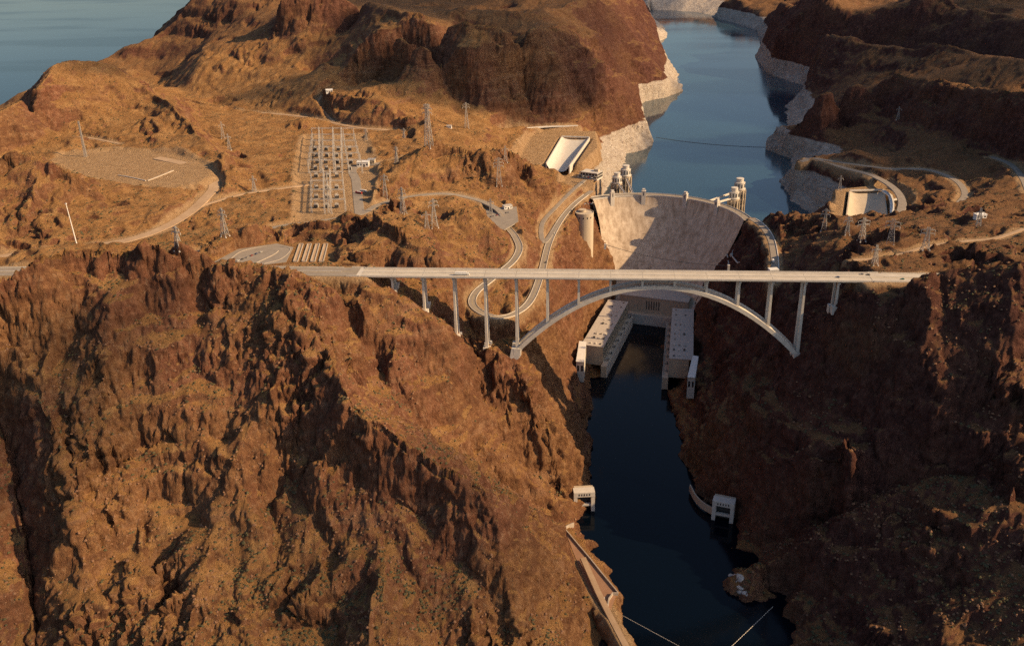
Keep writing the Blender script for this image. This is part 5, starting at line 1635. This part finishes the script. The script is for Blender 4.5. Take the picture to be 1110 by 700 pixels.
truck(at(838, 284, 186.3), math.pi / 2 - .1, M_WHITE, M_WHITE, 'white lorry stopped on the shelf road right of the dam', 12)
def park(pts, z, rz, mats, labf, group):
    pr = {}
    for k, (px, py) in enumerate(pts):
        p = at(px, py, z); m_ = mats[k % len(mats)]
        if m_[0].name not in pr:
            pr[m_[0].name] = car(p, rz + random.uniform(-.06, .06), m_[0], labf % m_[1], group); continue
        o = copy_tree(pr[m_[0].name]); o.location = tuple(p); o.rotation_euler = (0, 0, rz + random.uniform(-.06, .06))
MC = [(M_WHITE, 'white'), (M_DARK, 'black'), (M_STEEL, 'silver'), (M_RED, 'dark red'), (M_BLUE, 'blue')]
park([(626 + 2.1 * k, 243 - 2.6 * k) for k in range(3)], 189.6 + 0, .5, MC, '%s car parked on the plaza below the visitor centre', 'cars parked on the visitor plaza') if False else None
park([(634 + 1.7 * k, 221.5 - 1.2 * (k % 2)) for k in range(6)], 186.15, 1.1, MC, '%s car parked behind the round visitor centre', 'cars parked behind the visitor centre')
park([(529 + 3.2 * k, 236 - .8 * k) for k in range(8)], 240.15, 1.3, MC, '%s car parked in the small car park above the hairpin road', 'cars parked above the hairpin road')
park([(632 + 1.9 * k, 191.5 + .35 * k) for k in range(7)], 188 + 11.15, 1.15, MC, '%s car parked on the roof of the garage left of the dam', 'cars on the garage roof')
park([(258 + 5.0 * k, 283 - 1.9 * k) for k in range(6)], 264.4, 1.3, MC, '%s car parked in the car park left of the bridge', 'cars in the bridge car park')
for k, (px, py, f, lab, m_) in enumerate(((600, 254, 'canyon_road', 'white car driving on the canyon road left of the visitor centre', M_WHITE), (588, 285, 'canyon_road', 'black car on the canyon road just behind the bridge', M_DARK), (530, 345, 'canyon_road', 'silver car rounding the bend of the hairpin road', M_STEEL))):
    p = at(px, py, 188)
    R_ = np.array(ROADS[f][0]); q = np.argmin(np.abs(proj(R_) - np.array((px, py))).sum(1)); q = min(max(q, 1), len(R_) - 2)
    tdir = R_[q + 1] - R_[q - 1]; nn = np.array((-tdir[1], tdir[0])); nn = nn / np.linalg.norm(nn) * 2.3
    car((R_[q][0] + nn[0], R_[q][1] + nn[1], R_[q][2] + .2), math.atan2(tdir[1], tdir[0]), m_, lab)

# ------------------------------------------------------------------ pale rocks on the lower right bank
rk = random.Random(11)
def rock_mesh(seed, mat, name):
    bm = bmesh.new(); bmesh.ops.create_icosphere(bm, subdivisions=2, radius=1)
    P = np.array([v.co[:] for v in bm.verts])
    bk = blocks3(P[:, 0] * 1.1 + seed * 5.3, P[:, 1] * 1.1, P[:, 2] * 1.1, seed)
    P = P * (1 + .28 * bk[:, 0] + .2 * noise3(P[:, 0] * 2 + seed, P[:, 1] * 2, P[:, 2] * 2, seed))[:, None]
    for v, p in zip(bm.verts, P): v.co = p
    me_ = bpy.data.meshes.new(name); bm.to_mesh(me_); bm.free(); me_.materials.append(mat); return me_
M_PROCK = simple('bleached_rock', (.50, .46, .43), (.30, .26, .23), .35, .95, bump=.4)
rms = [rock_mesh(k, M_PROCK, 'pale_rock') for k in range(4)]
for k in range(26):
    px, py = rk.choice([(789, 618), (791, 628), (797, 636), (805, 641), (800, 628), (815, 643)])
    p = hit(px + rk.uniform(-4, 4), py + rk.uniform(-5, 4))
    if p[2] < .6: continue
    o = bpy.data.objects.new('pale_rock', rms[k % 4]); COL.objects.link(o)
    o.location = (p[0], p[1], max(p[2], -1) + .6); q = rk.uniform(1.6, 4.6); o.scale = (q, q * rk.uniform(.7, 1.2), q * rk.uniform(.5, .8)); o.rotation_euler = (rk.uniform(-.3, .3), rk.uniform(-.3, .3), rk.uniform(0, 6))
    tag(o, 'bleached pale boulder heaped on the dark point of the lower right bank', 'boulder', 'bleached boulders on the lower right bank')

# ------------------------------------------------------------------ desert scrub and loose stones (beyond counting)
def scatter(name, mat, n, rng, smin, smax, flat, weight, squash):
    r_ = np.random.RandomState(rng)
    vi = r_.randint(0, NV - 1, n * 14); vj = r_.randint(60, NC - 60, n * 14)
    d = dist[vi, vj]
    w_ = weight(vi, vj) * (d < 2300)
    ok = r_.rand(len(vi)) < w_
    vi, vj = vi[ok][:n], vj[ok][:n]
    base = np.array([(1, 0, 0), (.5, .8, .1), (-.45, .85, 0), (-1, .1, .05), (-.5, -.8, 0), (.55, -.8, .05), (.35, .2, .8), (-.4, .15, .9), (.05, -.5, .75), (0, 0, -.5)])
    fc = [(0, 1, 6), (1, 2, 7), (1, 7, 6), (2, 3, 7), (3, 4, 7), (4, 8, 7), (4, 5, 8), (5, 0, 8), (0, 6, 8), (6, 7, 8), (1, 0, 9), (2, 1, 9), (3, 2, 9), (4, 3, 9), (5, 4, 9), (0, 5, 9)]
    m_ = len(vi)
    jit = base[None] * (1 + r_.uniform(-.35, .35, (m_, 10, 3)))
    sz = r_.uniform(smin, smax, (m_, 1, 1)) ** 1.0
    a = r_.uniform(0, 6.28, m_); ca, sa = np.cos(a)[:, None], np.sin(a)[:, None]
    Vx = jit[..., 0] * ca - jit[..., 1] * sa; Vy = jit[..., 0] * sa + jit[..., 1] * ca; Vz = jit[..., 2] * squash
    ctr = np.stack([X[vi, vj] + r_.uniform(-.8, .8, m_), Y[vi, vj] + r_.uniform(-.8, .8, m_), Z[vi, vj] + .05], -1)
    VV = ctr[:, None, :] + np.stack([Vx, Vy, Vz], -1) * sz
    F_ = (np.array(fc)[None] + (np.arange(m_) * 10)[:, None, None]).reshape(-1, 3)
    me_ = bpy.data.meshes.new(name); me_.from_pydata(VV.reshape(-1, 3).tolist(), [], F_.tolist()); me_.materials.append(mat)
    o = bpy.data.objects.new(name, me_); COL.objects.link(o); tag(o, kind='stuff')
slope_n = 1 - N[..., 2]
clump = smooth(-.2, .5, noise2(X / 60, Y / 60, 301))
land = (Z > 133) | ((Y < 560) & (Z > 3))
scatter('desert_scrub', simple('scrub_leaf', (.085, .075, .032), (.05, .045, .022), .4, .95), 22000, 5, .7, 2.0, True, lambda i, j: ((slope_n[i, j] < .30) * (flat[i, j] < .2) * land[i, j] * (.15 + .85 * clump[i, j])), .75)
scatter('loose_stones', simple('loose_rock', (.24, .13, .07), (.14, .07, .04), .3, .95), 9000, 6, .5, 2.0, True, lambda i, j: ((slope_n[i, j] > .06) * (slope_n[i, j] < .40) * (flat[i, j] < .1) * land[i, j] * (1 - .6 * clump[i, j])), .8)
# ------------------------------------------------------------------ light
SUN_AZ = math.radians(100)      # clockwise from +Y
SUN_EL = math.radians(31)
sd = bpy.data.lights.new('sun', 'SUN'); sd.energy = 5.0; sd.angle = math.radians(.5); sd.color = (1.0, .69, .37)
so = bpy.data.objects.new('sun', sd); COL.objects.link(so)
tosun = Vector((math.sin(SUN_AZ) * math.cos(SUN_EL), math.cos(SUN_AZ) * math.cos(SUN_EL), math.sin(SUN_EL)))
so.rotation_euler = tosun.to_track_quat('Z', 'Y').to_euler()
so.location = tosun * 3000
w = bpy.data.worlds.new('World'); S.world = w; w.use_nodes = True
nt = w.node_tree
bg = nt.nodes['Background']
sky = nt.nodes.new('ShaderNodeTexSky'); sky.sky_type = 'NISHITA'; sky.sun_disc = False
sky.sun_elevation = SUN_EL; sky.sun_rotation = SUN_AZ
sky.dust_density = 2.0; sky.ozone_density = 1.5
nt.links.new(sky.outputs[0], bg.inputs['Color']); bg.inputs['Strength'].default_value = .085
S.view_settings.view_transform = 'Standard'; S.view_settings.look = 'None'; S.view_settings.exposure = 0.45; S.view_settings.gamma = 1
S.render.engine = 'CYCLES'
S.cycles.max_bounces = 4; S.cycles.diffuse_bounces = 2; S.cycles.glossy_bounces = 2
S.render.film_transparent = False

# ------------------------------------------------------------------ added clouds, out of view: placed to shade the far shore, hills and near slopes
def shade_cloud_mat(d):
    m = bpy.data.materials.new('shade_cloud_vapour'); m.use_nodes = True
    nt = m.node_tree; nt.nodes.remove(nt.nodes['Principled BSDF'])
    v = nt.nodes.new('ShaderNodeVolumePrincipled'); v.inputs['Density'].default_value = d; v.inputs['Color'].default_value = (.95, .95, .97, 1); v.inputs['Anisotropy'].default_value = .2
    nt.links.new(v.outputs[0], nt.nodes['Material Output'].inputs['Volume'])
    return m
def shade_cloud(c, sx, sy, sz, mat, seed):
    bm = bmesh.new(); bmesh.ops.create_icosphere(bm, subdivisions=4, radius=1)
    P = np.array([v.co[:] for v in bm.verts])
    n = noise3(P[:, 0] * 1.6 + seed * 7, P[:, 1] * 1.6, P[:, 2] * 1.6, seed) * .55 + noise3(P[:, 0] * 4 + seed, P[:, 1] * 4, P[:, 2] * 4, seed + 1) * .28
    P = P * (1 + n)[:, None]
    P[:, 2] = np.where(P[:, 2] < 0, P[:, 2] * .45, P[:, 2])
    for v, p in zip(bm.verts, P): v.co = (p[0] * sx, p[1] * sy, p[2] * sz)
    me_ = bpy.data.meshes.new('shade_cloud'); bm.to_mesh(me_); bm.free(); me_.materials.append(mat)
    for f in me_.polygons: f.use_smooth = True
    o = bpy.data.objects.new('shade_cloud', me_); COL.objects.link(o); o.location = c; tag(o, kind='stuff')
CM = shade_cloud_mat(.0075)
def over(x, y, alt=1750, z=250):
    k = (alt - z) / tosun.z
    return (x + tosun.x * k, y + tosun.y * k, alt)
for i, (x, y, z, sx, sy, sz) in enumerate([(950, 1750, 250, 430, 480, 150), (1500, 1400, 260, 520, 420, 160), (1500, 3000, 260, 700, 900, 200), (2600, 2200, 260, 800, 900, 200), (600, 760, 215, 200, 120, 120), (600, 1180, 270, 260, 150, 120),
                                        (-400, 1090, 340, 290, 150, 150), (-190, 1180, 290, 190, 150, 140), (-420, 1420, 400, 260, 160, 130), (-700, 2050, 430, 420, 330, 150), (250, 4200, 250, 400, 700, 160), (-660, -300, 180, 120, 220, 90), (-1250, 1000, 290, 130, 130, 90)]):
    shade_cloud(over(x, y, 1750, z), sx, sy, sz, CM, i + 1)  # offset sunward so each added shadow lands on its chosen ground
CM3 = shade_cloud_mat(.0022)  # thinner unseen clouds, added to dim the near slopes and far massif
for i, (x, y, sx, sy, sz) in enumerate([(-330, -540, 420, 150, 150), (120, -330, 260, 160, 110), (-420, 1750, 420, 420, 150)]):
    shade_cloud(over(x, y), sx, sy, sz, CM3, i + 51)
S.cycles.volume_bounces = 1
S.cycles.transparent_max_bounces = 24
S.cycles.use_denoising = False
